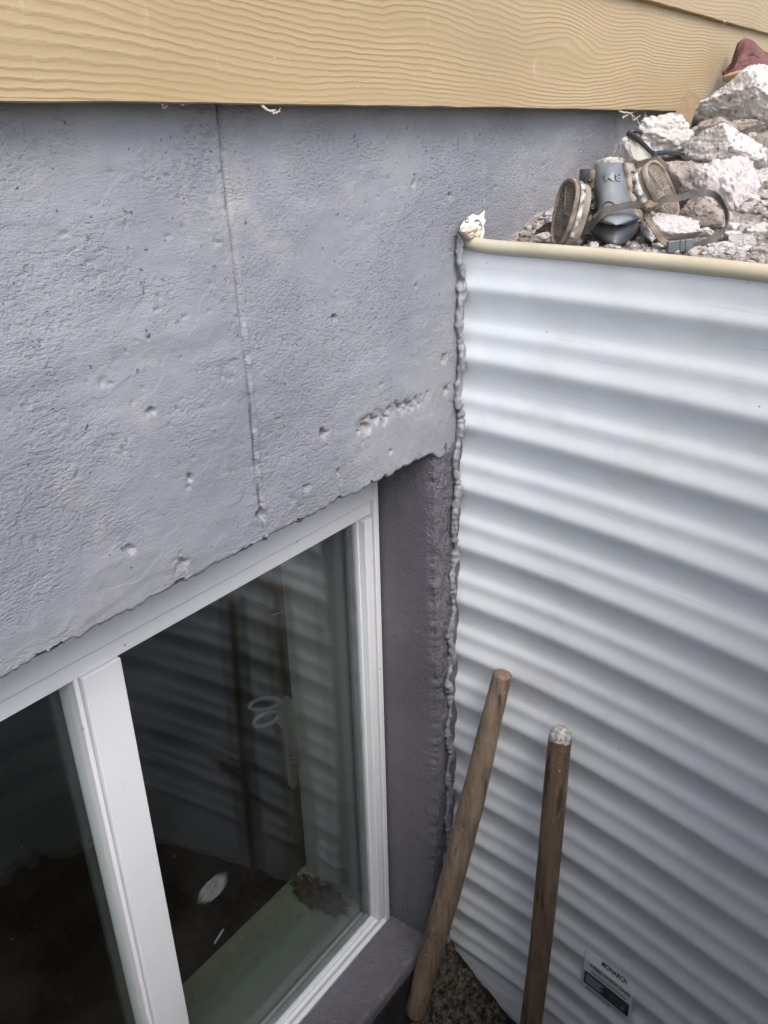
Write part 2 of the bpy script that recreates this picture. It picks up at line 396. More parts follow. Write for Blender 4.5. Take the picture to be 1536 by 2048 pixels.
def wall_h(x, z):
    """outward relief (m) of the concrete face at x, z"""
    h = .0016 * fbm(x * 6, z * 6, 0, 3, 3) + .0004 * fbm(x * 38, z * 60, 0, 3, 9)
    reg = np.clip((vnoise(x * 8, z * 8, 3, 5) + .35) * 1.2, .15, 1)
    low = np.clip((-.10 - z) / .12, .25, 1); h = h + .00022 * low * reg * fbm(x * 150, z * 210, 0, 3, 21, .6)
    # trowelled smooth patches / sharp small steps
    st = vnoise(x * 22, z * 30, 1, 31); h = h + .0003 * np.clip(st * 8, -1, 1)
    pn = vnoise(x * 190, z * 190, 0, 33); h = h - .0022 * np.clip((pn - .80) * 6, 0, 1) * (vnoise(x * 9, z * 9, 4, 34) > -.1)
    # form joint: groove above, ridge below
    sx = .4935 + .006 * np.clip(-z / .36, 0, 1) + .0012 * vnoise(z * 60, 0, 0, 41)
    d = x - sx; g = np.clip((z + .16) * 60, 0, 1)
    h = h + np.where(d < 0, .0020, 0) * (.1 + .9 * g) - .0045 * np.exp(-(d / .0022) ** 2) * (1 - .75 * (1 - g))
    h = h + .0016 * (1 - g) * np.exp(-((d - .004) / .003) ** 2) * (1 + vnoise(z * 130, 2, 0, 6))
    d2 = x - 1.275 - .004 * vnoise(z * 40, 5, 0, 4); h = h - .006 * np.exp(-(d2 / .004) ** 2) + np.where(d2 > 0, .004, 0)
    # honeycomb line and holes
    cz = -.289 + .0035 * fbm(x * 90, 0, 0, 3, 11); k = np.exp(-((z - cz) / .006) ** 2) * np.clip((x - .645) * 80, 0, 1) * np.clip((.80 - x) * 30, 0, 1)
    h = h - k * (.002 + .012 * np.clip(fbm(x * 190, z * 190, 0, 2, 13) + .1, 0, 1)) * np.where(x < .72, 1.2, .8)
    for hx, hz, r_, dp in ((.622, -.165, .0032, .006), (.597, -.281, .0055, .007), (.668, -.295, .008, .008), (.76, -.05, .003, .004), (.765, -.155, .0025, .004),
                           (.565, -.33, .004, .004), (.615, -.33, .003, .004), (.50, -.335, .006, .004), (.39, -.20, .003, .004), (.42, -.27, .004, .004),
                           (.83, -.065, .004, .004), (.71, -.335, .003, .003), (.35, -.31, .005, .003), (.40, -.345, .006, .003), (.82, -.25, .006, .006), (.828, -.29, .005, .006)):
        rr = np.sqrt((x - hx) ** 2 + ((z - hz) * .9) ** 2) * (1.25 + .75 * vnoise(x * 260, z * 260, 0, 8))
        h = h - dp * 1.5 * np.exp(-(rr / r_) ** 4)
    return h
def rough_edge(t, s): return .0009 * fbm(t * 20, s, 0, 2, 50) + .0013 * fbm(t * 140, s, 0, 3, 51, .65)

ZT = -.365
xs = np.concatenate([np.linspace(-2.6, .1, 60, endpoint=False), np.arange(.1, .92, .0016), np.arange(.92, 1.55, .004), np.linspace(1.55, 3.6, 40)])
zs = np.concatenate([np.linspace(.16, .03, 6, endpoint=False), np.arange(.03, ZT + .004, -.0017)])
X, Z = np.meshgrid(xs, zs, indexing='ij')
Yf = -wall_h(X, Z)
# bottom roll-over: jagged broken lip then underside
edge = ZT + rough_edge(xs, 1.0) + .0018 * np.clip(vnoise(xs * 120, 3, 0, 7), 0, 1)
right = np.clip((xs - .795) * 60, 0, 1)          # past the opening the face simply carries on down
edge = edge * (1 - right) + (ZT - .012) * right
rows = [(0, .004), (.0015, .001), (.004, 0), (.02, .001), (.06, .0), (.17, .0)]
P1 = np.stack([X, Yf, Z], -1)
Zm = P1[:, :, 2]; zw = np.clip((zs[None, :] + .33) / (ZT + .33), 0, 1) ** 2
zsh = (edge[:, None] + .005 - (ZT + .004)) * zw * (zs[None, :] < -.33); P1[:, :, 2] = Z + zsh
P2 = np.stack([np.stack([xs, dy * np.where(xs < .80, 1, .25) - wall_h(xs, edge) * (1 if dy < .003 else .3), edge + dz + .0012 * vnoise(xs * 70, dy * 300, 0, 3)], -1) for dy, dz in rows], 1)
PP = np.concatenate([P1, P2], 1)
wall_parts = [grid('foundation_wall', PP, MW, None, True)]
# right-hand strip: reveal + front face beside the window, down past the sill
xr = np.concatenate([np.zeros(8) + .8, np.arange(.8, .90, .0016)])   # path x
yr = np.concatenate([np.linspace(.16, .008, 8), np.zeros(len(xr) - 8)])
nf = 24
pathx = np.concatenate([np.full(60, .802), np.arange(.803, .91, .0017)])
pathy = np.concatenate([np.linspace(.15, .0, 60), np.zeros(len(pathx) - 60)])
zz = np.arange(ZT + .006, -1.75, -.0035)
PX, ZZ = np.meshgrid(pathx, zz, indexing='ij'); PY = np.meshgrid(pathy, zz, indexing='ij')[0]
hh = .0015 * fbm(PX * 10 + PY * 20, ZZ * 10, 0, 3, 61) + .0009 * fbm(PX * 120 + PY * 90, ZZ * 120, 0, 3, 62)
hr = (.0010 * fbm(PY * 130, ZZ * 200, 0, 3, 63) * np.clip(vnoise(PY * 12, ZZ * 9, 0, 3) + .4, .1, 1))
face = pathx > .8025
corner = np.exp(-((PX - .802) ** 2 + PY ** 2) / .010 ** 2)
rag = .0017 * fbm(ZZ * 70, 0, 0, 3, 64, .6) + .0015 * vnoise(ZZ * 230, 0, 0, 65)
lump = .0026 * np.clip(fbm(PX * 190, ZZ * 150, 2, 3, 66), -.8, 1.2) * face[:, None] * np.exp(-((PX - .825) / .018) ** 2)
shift = .010 * np.clip((-ZZ - .5) * 4, 0, 1) - .012 * np.clip((-ZZ - .95) * 4, 0, 1)
NX = PX + np.where(face[:, None], 0, -hr) + corner * (rag + .003) + shift * np.clip((.09 - PY) / .09, 0, 1)
NY = PY - np.where(face[:, None], hh + lump, 0) + corner * (.003 + rag * .5)
wall_parts.append(grid('foundation_wall_side', np.stack([NX, NY, ZZ], -1), MW_SHADE, None, True, flip=True))
# window sill of the opening, with broken front edge
sx_ = np.arange(-.25, .812, .003); sy_ = np.concatenate([np.linspace(.16, .012, 26), [.008, .004, .002, .0015, .001, .0005]])
sz_ = np.concatenate([np.linspace(-1.268, -1.252, 26), [-1.253, -1.257, -1.27, -1.30, -1.36, -1.7]])
SX, SY = np.meshgrid(sx_, sy_, indexing='ij'); SZ = np.meshgrid(sx_, sz_, indexing='ij')[1]
fw = np.clip((.03 - SY) / .03, 0, 1)
SY = SY + fw * .0016 * fbm(SX * 45, 0, SZ * 20, 4, 71, .6); SZ = SZ + .0008 * fbm(SX * 60, SY * 90, 0, 3, 72) + (sz_ > -1.3)[None, :] * fw * .0022 * fbm(SX * 60, SY * 90, 0, 3, 73)
o = grid('sill', np.stack([SX, SY, SZ], -1), MW_SHADE, None, True)
o.data.materials.append(MDW)
n_s = len(sy_) - 1
for i, p in enumerate(o.data.polygons):
    if (i % n_s) >= 28: p.material_index = 1
wall_parts.append(o)
# rest of the foundation (left of the opening, below it)
bm = bmesh.new(); add_box(bm, -2.6, -.2, 0.001, .2, -1.9, ZT + .004); add_box(bm, .905, 3.6, .002, .2, -1.9, ZT + .004)
bm.to_mesh(me_ := bpy.data.meshes.new('foundation_rest')); bm.free(); wall_parts.append(link('foundation_rest', me_, MW))
# join to one mesh
def join(objs, name):
    bm = bmesh.new(); mats = []
    for ob in objs:
        n0 = len(bm.faces); bm.from_mesh(ob.data); bm.faces.ensure_lookup_table()
        idx = []
        for mt in ob.data.materials:
            if mt not in mats: mats.append(mt)
            idx.append(mats.index(mt))
        for fc in bm.faces[n0:]: fc.material_index = idx[fc.material_index] if idx else 0
    me = bpy.data.meshes.new(name); bm.to_mesh(me); bm.free()
    for mt in mats: me.materials.append(mt)
    for ob in objs: bpy.data.objects.remove(ob)
    o_ = bpy.data.objects.new(name, me); COL.objects.link(o_); return o_
fw_ = join(wall_parts, 'foundation_wall'); adopt(house, fw_)

# siding: lapped boards, each face leaning out towards its lower edge
bm = bmesh.new()
for k in range(20):
    z0 = .0215 + .137 * k
    pr = [(y_ - .008, z_) for y_, z_ in [(-.0225, z0 + .0008), (-.0210, z0), (-.0145, z0), (-.0145, z0 + .002), (-.004, z0 + .15), (-.012, z0 + .15)]]
    xs_ = np.linspace(-2.6, 3.6, 200)
    vs = []
    for x in xs_:
        dz = .0009 * math.sin(x * 2.1 + k) + .0006 * float(vnoise(x * 30, k, 0, 2)); vs.append([bm.verts.new((x, y + .0006 * math.sin(x * 3 + k), z + dz)) for y, z in pr])
    for i in range(len(xs_) - 1):
        for j in range(6):
            bm.faces.new((vs[i][j], vs[i + 1][j], vs[i + 1][(j + 1) % 6], vs[i][(j + 1) % 6]))
    bm.faces.new(vs[0]); bm.faces.new(vs[-1])
sid = bmobj('siding', bm, MS); adopt(house, sid)
o = box('upper_wall', (-2.6, 3.6, -.006, .2, .165, 2.7), M_ROOM, bev=0); adopt(house, o)
bm = bmesh.new(); add_box(bm, -2.9, 3.9, -.32, .3, 2.72, 2.78); o = bmobj('eave', bm, m_simple('eave_paint', (.5, .38, .2), (.55, .42, .24), 3)); adopt(house, o)

# window
win = empty('window', (.3, .12, -1.27)); adopt(house, win)
tag(win, 'white vinyl sliding window set deep in the concrete')
def wpart(name, boxes, mat=MV, bev=.0012):
    bm = bmesh.new()
    for bx_ in boxes: add_box(bm, *bx_, bev=bev)
    o_ = bmobj(name, bm, mat); 
    o_.parent = win; o_.matrix_parent_inverse = (Matrix.Translation((.3, .12, -1.27))).inverted(); return o_
FY = .090
wpart('frame', [(.7885, .7985, FY, .130, -1.268, -.375), (.7862, .7882, FY + .006, .130, -1.2560, -.4745), (.7700, .7860, FY + .002, .130, -1.2440, -.4745), (-.19, .7880, FY + .006, .130, -.470, -.448), (-.19, .7880, FY, .130, -.4475, -.375),
                (-.19, .7880, FY - .001, .130, -1.268, -1.2555), (-.19, .7858, FY + .005, .130, -1.2548, -1.2442), (-.19, -.16, FY, .130, -1.243, -.4745)])
wpart('glazing_bead', [(.379, .7695, FY + .011, .1235, -1.2438, -1.2395), (.7668, .7695, FY + .0125, .1235, -1.239, -.4750), (-.158, .324, FY + .012, .130, -1.2435, -1.2360)])
wpart('mullion', [(.3335, .3780, FY + .002, .132, -1.2435, -.4705), (.3275, .3330, FY + .008, .132, -1.2435, -.4705)])
wpart('glass_pane', [(.376, .7700, .1045, .1080, -1.2440, -.4720)], MG, 0)
wpart('glass_pane', [(.376, .7700, .1190, .1225, -1.2440, -.4720)], MG, 0)
wpart('glass_pane', [(-.16, .3280, .1105, .1140, -1.2400, -.4720)], MG, 0)
wpart('glass_pane', [(-.16, .3280, .1250, .1285, -1.2400, -.4720)], MG, 0)
M_SP = m_simple('spacer_grey', (.10, .105, .11), (.18, .185, .19), 30, .4)
wpart('spacer', [(.762, .7652, .1082, .1188, -1.2380, -.4750), (.378, .7618, .1082, .1188, -1.2380, -1.2345)], M_SP, 0)
# dried paint smears on the pane
def glass_pt(px, py, y=.1040): return onY(px, py, y)
M_SM = m_simple('dried_paint', (.075, .08, .085), (.15, .155, .16), 90, .6)
def smear(pxs, n, ln, ang, wd, seed):
    rnd = random.Random(seed); vs, fs = [], []
    for i in range(n):
        t = i / (n - 1); cx = pxs[0] + (pxs[2] - pxs[0]) * t; cy = pxs[1] + (pxs[3] - pxs[1]) * t
        L_ = ln * (.35 + .65 * math.sin(math.pi * (.12 + .8 * t))) * rnd.uniform(.85, 1.05); an = ang + rnd.uniform(-.03, .03)
        dx, dy = math.cos(an) * L_ / 2, math.sin(an) * L_ / 2; nx, ny = -math.sin(an) * wd / 2, math.cos(an) * wd / 2
        q = [(cx - dx, cy - dy), (cx + nx, cy + ny), (cx + dx, cy + dy), (cx - nx, cy - ny)]
        k = len(vs)
        for a_, b_ in q: vs.append(glass_pt(a_, b_, .1036 - i * .00002))
        for a_, b_ in q: vs.append(glass_pt(a_, b_, .1040 - i * .00002))
        fs += [(k, k + 1, k + 2, k + 3), (k + 7, k + 6, k + 5, k + 4)] + [(k + j, k + 4 + j, k + 4 + (j + 1) % 4, k + (j + 1) % 4) for j in range(4)]
    o_ = mesh('paint_smear', vs, fs, M_SM); o_.parent = win; o_.matrix_parent_inverse = (Matrix.Translation((.3, .12, -1.27))).inverted()
    return o_
smear((416, 1766, 436, 1788), 24, 92, math.radians(-46), 4.2, 1)
smear((430, 1885, 446, 1860), 6, 16, math.radians(-70), 5, 2)
smear((545, 1230, 566, 1224), 5, 9, math.radians(-15), 2, 3)

# inside of the house
o = box('inner_sill', (-.19, .80, .1312, .284, -1.30, -1.2530), M_ISILL); adopt(house, o)
o = box('inner_jamb', (.781, .86, .1312, .272, -1.2525, -.40), M_DRY); adopt(house, o)
o = box('inner_head', (-.19, .7805, .1312, .272, -.440, -.38), M_DRY); adopt(house, o)
bm = bmesh.new()
add_box(bm, -2.5, -.19, .205, .27, -2.3, .9); add_box(bm, .861, 2.6, .205, .27, -2.3, .9); add_box(bm, -.189, .8605, .205, .27, -2.3, -1.301); add_box(bm, -.189, .8605, .205, .27, -.379, .9)
add_box(bm, -2.5, 2.6, 3.8, 3.9, -2.3, .9); add_box(bm, -2.6, -2.51, .2, 3.9, -2.3, .9); add_box(bm, 2.61, 2.7, .2, 3.9, -2.3, .9); add_box(bm, -2.6, 2.7, .2, 3.9, .905, 1.0)
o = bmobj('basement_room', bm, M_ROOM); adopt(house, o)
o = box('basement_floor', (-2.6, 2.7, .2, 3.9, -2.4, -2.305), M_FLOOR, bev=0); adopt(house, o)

# ------------------------------------------------------------------ window well
_half = [(.863, .012), (.853, -.14), (.832, -.29), (.804, -.43), (.787, -.505), (.752, -.575), (.69, -.635), (.58, -.69), (.44, -.722), (.27, -.738)]
plan = catmull(_half + [(.10, -.742)] + [(.20 - a_, b_) for a_, b_ in _half[::-1]], 50)
seg_ = np.linalg.norm(np.diff(plan, axis=0), axis=1); arc = np.concatenate([[0], np.cumsum(seg_)])
pt_ = np.gradient(plan, axis=0); pt_ /= np.linalg.norm(pt_, axis=1)[:, None]
pn_ = np.stack([pt_[:, 1], -pt_[:, 0]], 1)          # inward
_pt = np.linspace(0, 1, 401)
_pa = np.interp(_pt, [0, .05, .12, .30, .42, .51, .56, .65, .72, .84, .92, .97, 1], [-14, -27, -28, -14, 0, 25, 25, -7, -4, 19, 20, 6, -14])
_ps = np.tan(np.radians(_pa)); _ps -= _ps.mean()
_pf = np.cumsum(_ps) / 401 * .0875 * .76; _pf -= (_pf.max() + _pf.min()) / 2
def prof(z, s):
    t = (-.170 - z) / .0875; t = t - np.floor(t)
    a_ = np.clip((-.142 - z) / .03, 0, 1) * .95 * (1 - .75 * np.clip((-1.305 - z) / .03, 0, 1))
    return a_ * np.interp(t, _pt, _pf) + .0012 * vnoise(s * 5, z * 3, 0, 91)
def panel_pt(s, z, off=0.0):
    s = np.asarray(s, float); z = np.asarray(z, float)
    cx = np.interp(s, arc, plan[:, 0]); cy = np.interp(s, arc, plan[:, 1])
    nx = np.interp(s, arc, pn_[:, 0]); ny = np.interp(s, arc, pn_[:, 1])
    d = prof(z, s) + off
    return np.stack([cx + nx * d, cy + ny * d, z + 0 * s], -1)
def film_pt(s, z, off=0.0):
    # a stiff sticker clings to the rib above and spans the groove below it
    s = np.asarray(s, float); z = np.asarray(z, float) + 0 * s
    zc_ = -1.1325; top_ = prof(np.full_like(s, zc_), s); bot_ = prof(np.full_like(s, -1.207), s); f = np.clip((zc_ - z) / .0745, 0, 1)
    d = np.where(z < zc_, np.maximum(prof(z, s), top_ + (bot_ - top_) * f), prof(z, s))
    return panel_pt(s, z, off + d - prof(z, s))
well = empty('window_well', (.10, -.43, -1.45))
tag(well, 'white corrugated steel window well curving out from the concrete wall', 'window well')
sv_ = np.concatenate([np.arange(0, .95, .006), np.arange(.95, arc[-1] + .01, .018)]); zv = np.arange(-.118, -1.62, -.0028)
SS, ZV = np.meshgrid(np.clip(sv_, 0, arc[-1]), zv, indexing='ij')
Pin = panel_pt(SS, ZV); 
# cut end at the wall is ragged
endw = np.exp(-SS / .006); Pin[:, :, 1] += endw * .002 * vnoise(ZV * 80, 0, 0, 92)
Pout = panel_pt(SS, ZV, -.0022)
o = grid('corrugated_panel', Pin, MP, None, True)
sol = o.modifiers.new('thickness', 'SOLIDIFY'); sol.thickness = .0022; sol.offset = 0
adopt(well, o)
# cream bulb trim on the rim
sr = np.arange(.0, arc[-1] - .002, .01); rp_ = panel_pt(sr, np.full(len(sr), -.118)); rp_[:, 2] = -.1235 + .010 * np.exp(-sr / .02) + .0012 * np.sin(sr * 9)
def rf(P, pts):
    C_ = pts[:, None, :]; d = P - C_
    P = C_ + d; P[:, :, 2] = C_[:, :, 2] + d[:, :, 2] * 1.05
    return P
o = tube('rim_trim', rp_, .0078, M_TRIM, None, 18, rf); adopt(well, o)
# printed sticker low on the panel
M_STK = m_simple('sticker_film', (.66, .69, .72), (.72, .74, .76), 10, .3)
M_NAVY = m_simple('sticker_navy', (.025, .035, .095), (.035, .045, .12), 30, .35)
M_INK = m_simple('sticker_ink', (.04, .05, .08), (.05, .06, .09), 30, .5)
M_GOLD = m_simple('sticker_gold', (.42, .30, .12), (.48, .34, .14), 30, .5)
M_GREEN = m_simple('sticker_green', (.16, .26, .05), (.2, .3, .06), 30, .5)
def s_of(px, py, x=.825):
    p = onX(px, py, x); 
    for _ in range(6):
        k = int(np.argmin(abs(plan[:220, 1] - p.y))); p = onX(px, py, plan[k, 0] - .0075)
    return arc[k], p.z
sA, zA = s_of(1168, 1944); sB, zB = s_of(1261, 2012); sC, zC = s_of(1167, 1966); sD, zD = s_of(1255, 2039)
SW = (sB - sA + sD - sC) / 2; s0 = (sA + sC) / 2; zt, zb = (zA + zB) / 2, (zC + zD) / 2
H_ = zt - zb
def patch(name, sa, sb, za, zb_, off, mat, th=.0003):
    a1, b1 = np.meshgrid(np.linspace(sa, sb, 30), np.linspace(za, zb_, 90), indexing='ij')
    P = film_pt(a1, b1, off); o_ = grid(name, P, mat, None, True); 
    sm = o_.modifiers.new('thickness', 'SOLIDIFY'); sm.thickness = th; return o_
stk = [patch('sticker', s0 - .004, s0 + SW + .004, s_of(1183, 1922)[1] + .008, zb - .012, .0016, M_STK),
       ]
adopt(well, stk[0])
def child2(par, o_): o_.parent = par; o_.matrix_parent_inverse = par.matrix_world.inverted()
bpy.context.view_layer.update()
def on_panel_text(body, sc_, zc_, size, width, mat, off=.0024, sq=1.0):
    vs, fs = text_verts(body, size, 0, size * .028); wx = max(v.x for v in vs) - min(v.x for v in vs)
    k = width / wx
    P = [film_pt(sc_ + v.x * k, zc_ + v.y * sq, off) for v in vs]
    o_ = mesh('lettering', P, fs, mat); child2(stk[0], o_); return o_
o = patch('printed_band', s0, s0 + SW, zt, zb, .0024, M_NAVY); child2(stk[0], o)
def line_text(body, pa, pb, size, mat):
    a_, b_ = s_of(*pa), s_of(*pb); on_panel_text(body, (a_[0] + b_[0]) / 2, (a_[1] + b_[1]) / 2, size, b_[0] - a_[0], mat, .0030)
line_text('MONARCH', (1202, 1932), (1254, 1970), .0115, M_INK)
line_text('THERMAL WINDOW COVERS', (1181, 1934), (1262, 1993), .0088, M_INK)
line_text('SAFE FOR KIDS & PETS', (1181, 1946), (1252, 1999), .0088, M_GOLD)
for k in range(4):
    o = patch('printed_line', s0 + SW * .05, s0 + SW * (.44 - .05 * (k % 2)), zb + H_ * (.82 - .18 * k), zb + H_ * (.77 - .18 * k), .0030, M_STK, .0001); child2(stk[0], o)
o = patch('printed_picture', s0 + SW * .52, s0 + SW * .96, zb + H_ * .85, zb + H_ * .15, .0030, m_simple('sticker_photo', (.02, .03, .04), (.12, .14, .12), 120, .4), .0001); child2(stk[0], o)
o = patch('printed_spot', s0 + SW * .86, s0 + SW * .92, zb + H_ * .50, zb + H_ * .28, .0036, M_GREEN, .0001); child2(stk[0], o)
for k in range(2):
    o = patch('printed_line', s0 + SW * .05, s0 + SW * (.95 - .3 * k), zb - .0035 - .0035 * k, zb - .0047 - .0035 * k, .0026, M_INK, .0001); child2(stk[0], o)

# sealant squeezed between panel edge and wall
zc = np.arange(-.108, -1.33, -.0022)
cx_ = .8500 + .004 * np.cos(2 * np.pi * (zc + .166) / .0875) + .0025 * vnoise(zc * 40, 0, 0, 95) - .014 * np.clip((-zc - .35) * 3, 0, 1)
cx_ = np.minimum(cx_, np.array([panel_pt(.006, z_)[0] for z_ in zc]) - .001)
cyy = -.004 + 0 * zc
rad = .0042 * (1 + .40 * vnoise(zc * 70, 1, 0, 96) + .30 * vnoise(zc * 300, 1, 0, 97)); rad[:3] *= .7
def cf(P, pts):
    n_ = fbm(P[:, :, 0] * 160, P[:, :, 1] * 160, P[:, :, 2] * 60, 3, 98)
    P = P + (P - pts[:, None, :]) * n_[:, :, None] * .60
    return P
o = tube('sealant_bead', np.stack([cx_, cyy, zc], 1), rad, M_CAULK, None, 22, cf); adopt(well, o)

# torn label and cream foam scraps at the top of the joint
tl = empty('torn_label', (.885, -.003, -.115)); tag(tl, 'torn white paper label with black print stuck to the concrete above the rim end', 'paper label')
outl = [(918, 478), (921, 452), (930, 438), (945, 428), (957, 431), (970, 420), (968, 436), (972, 440), (967, 452), (969, 462), (966, 476)]
bm = bmesh.new(); fr_ = [bm.verts.new(onY(a_, b_, -.0055)) for a_, b_ in outl]; bk_ = [bm.verts.new(onY(a_, b_, -.0045)) for a_, b_ in outl]
bm.faces.new(fr_); bm.faces.new(bk_[::-1])
for i in range(len(outl)): bm.faces.new((fr_[i], fr_[(i + 1) % 11], bk_[(i + 1) % 11], bk_[i]))
o = bmobj('paper', bm, m_simple('label_paper', (.66, .70, .69), (.74, .77, .76), 40, .6)); adopt(tl, o)
bm = bmesh.new()
def ringmark(cx, cy, r1, r2, a0=0, a1=360, n=20, sq=1):
    vv = []
    for i in range(n + 1):
        t = math.radians(a0 + (a1 - a0) * i / n)
        vv.append([bm.verts.new(onY(cx + r * math.cos(t), cy + r * sq * math.sin(t), -.0058)) for r in (r1, r2)])
    for i in range(n): bm.faces.new((vv[i][0], vv[i][1], vv[i + 1][1], vv[i + 1][0]))
ringmark(934, 441, 2.6, 4.6, 20, 330); ringmark(936, 458, 27.5, 28.8, -40, 5); ringmark(954, 444, 2, 5, 180, 330, 10); ringmark(961, 448, 1.5, 3.5, 60, 200, n=8)
o = bmobj('print', bm, M_INK); adopt(tl, o)
M_FOAM = m_simple('cream_foam', (.40, .36, .28), (.52, .47, .38), 50, .6, .3, .003, 90)
def blob(name, c, r, mat, seed, sub=3, amp=.35, sc=(1, 1, 1), parent=None, fr=1.3):
    bm = bmesh.new(); bmesh.ops.create_icosphere(bm, subdivisions=sub, radius=1)
    for v in bm.verts:
        n_ = mn.fractal(v.co * fr + Vector((seed * 7.3, seed, 0)), .6, 2, 4)
        v.co = Vector(c) + Vector((v.co.x * sc[0], v.co.y * sc[1], v.co.z * sc[2])) * r * (1 + amp * n_)
    return bmobj(name, bm, mat, parent, True)
fs_ = empty('foam_scraps', tuple(onY(936, 470, -.012))); tag(fs_, 'squeezed cream sealant lumps at the wall end of the cream rim', 'sealant')
for i, (a_, b_, r_, s_) in enumerate([(930, 462, .0062, (1.5, 1, .7)), (944, 459, .0058, (1.5, 1, .7)), (951, 468, .0055, (1, 1, 1.2)), (937, 470, .006, (1.6, 1, .7)), (956, 458, .004, (1.2, 1, .6))]):
    adopt(fs_, blob('lump', onY(a_, b_, -.013), r_, M_FOAM, i + 3, 3, .3, s_))

# ------------------------------------------------------------------ soil in the well, ground round it
CX = .10
def well_r(th):
    """distance from (CX, 0) to the panel along angle th (0..-pi)"""
    ang = np.arctan2(plan[:, 1] - .012 - 1e-6, plan[:, 0] - CX); r = np.hypot(plan[:, 0] - CX, plan[:, 1])
    od = np.argsort(ang); return np.interp(th, ang[od], r[od])
ths = np.linspace(-.0, -np.pi, 260)
def soil_z(x, y):
    d = np.hypot(x - .84, y)
    return -1.313 - .155 * (1 - np.exp(-d / .15)) +   .010 * np.clip((d - .12) * 6, .08, 1) * fbm(x * 14, y * 14, 0, 4, 101) + .004 * fbm(x * 70, y * 70, 0, 3, 102)
rs = np.linspace(0, 1.015, 150); TH, RR = np.meshgrid(ths, rs, indexing='ij')
Rw = well_r(TH) * RR; xx = CX + Rw * np.cos(TH); yy = np.minimum(Rw * np.sin(TH) + .03, .03)
o = grid('soil', np.stack([xx, yy, soil_z(xx, yy)], -1), M_SOIL, None, True, flip=True); tag(o, kind='structure')
# clods
rnd = random.Random(3)
_protos = {}
def proto(sub, k):
    if (sub, k) not in _protos:
        bm = bmesh.new(); q = bmesh.ops.create_icosphere(bm, subdivisions=sub, radius=1)
        vs_ = []
        for v in bm.verts:
            n_ = mn.fractal(v.co * 1.6 + Vector((k * 3.1, k * 1.7, 0)), .6, 2, 4); vs_.append(np.array(v.co) * (1 + .5 * n_))
        bm.verts.index_update(); _protos[(sub, k)] = (np.array(vs_), np.array([[v.index for v in f_.verts] for f_ in bm.faces])); bm.free()
    return _protos[(sub, k)]
def clods(name, items, mat):
    """items: (centre, radius, subdivisions)"""
    VV, FF, n0 = [], [], 0
    for c_, r, sub in items:
        v_, f_ = proto(sub, rnd.randrange(14))
        an = rnd.uniform(0, 6.28); ca, sa = math.cos(an), math.sin(an)
        Rz = np.array([[ca, -sa, 0], [sa, ca, 0], [0, 0, 1]]); sc3 = np.array([rnd.uniform(.7, 1.25), rnd.uniform(.7, 1.25), rnd.uniform(.5, .95)])
        VV.append((v_ * sc3) @ Rz.T * r + np.array(c_)); FF.append(f_ + n0); n0 += len(v_)
    VV = np.concatenate(VV); FF = np.concatenate(FF)
    me = bpy.data.meshes.new(name); me.vertices.add(len(VV)); me.vertices.foreach_set('co', VV.ravel())
    me.loops.add(FF.size); me.loops.foreach_set('vertex_index', FF.ravel()); me.polygons.add(len(FF))
    me.polygons.foreach_set('loop_start', np.arange(0, FF.size, 3)); me.polygons.foreach_set('loop_total', np.full(len(FF), 3))
    me.polygons.foreach_set('use_smooth', np.ones(len(FF), bool)); me.update(); me.validate()
    return link(name, me, mat)
items = []
for i in range(1500):
    if i < 1250: x, y = rnd.gauss(.79, .06), -abs(rnd.gauss(.03, .09))
    else: x, y = rnd.uniform(-.4, .75), rnd.uniform(-.7, -.02)
    if x > .84 - .1 * abs(y): continue
    r = rnd.choice((.002, .003, .004, .005, .006, .008, .010, .014)); items.append(((x, y, float(soil_z(x, y)) + r * .55), r, 2 if r < .008 else 3))
o = clods('soil_clods', items, m_soil('clod_soil', (.014, .012, .010), (.20, .165, .13), 110))
tag(o, 'dark brown crumbly soil clods in the bottom of the window well', 'soil', kind='stuff')

def ground_z(x, y):
    m = np.clip((x - .90) / .55, 0, 1); m = m * m * (3 - 2 * m)
    k = np.clip((y + .85) / .45, 0, 1)
    far = 1 - np.clip((x - 2.2) / 1.2, 0, 1)
    return -.126 + .12 * m * k * far + .006 * fbm(x * 9, y * 9, 0, 3, 111) + .0022 * fbm(x * 60, y * 60, 0, 3, 112)
rg = np.concatenate([np.linspace(0, .8, 170), .8 + np.geomspace(.01, 60, 50)])
TH, RR = np.meshgrid(ths, rg, indexing='ij'); Rw = well_r(TH) + .008 + RR
xx = CX + Rw * np.cos(TH); yy = Rw * np.sin(TH) + .004 * (RR < 5)
o = grid('ground', np.stack([xx, yy, ground_z(xx, yy)], -1), M_GROUND, None, True, flip=True); tag(o, kind='structure')
# the ground beside the house, behind the building line
o = mesh('ground', [(-60, .22, -.15), (-2.62, .22, -.15), (-2.62, 60, -.15), (-60, 60, -.15), (3.62, .22, -.15), (60, .22, -.15), (60, 60, -.15), (3.62, 60, -.15)], [(0, 1, 2, 3), (4, 5, 6, 7)], M_GROUND); tag(o, kind='structure')

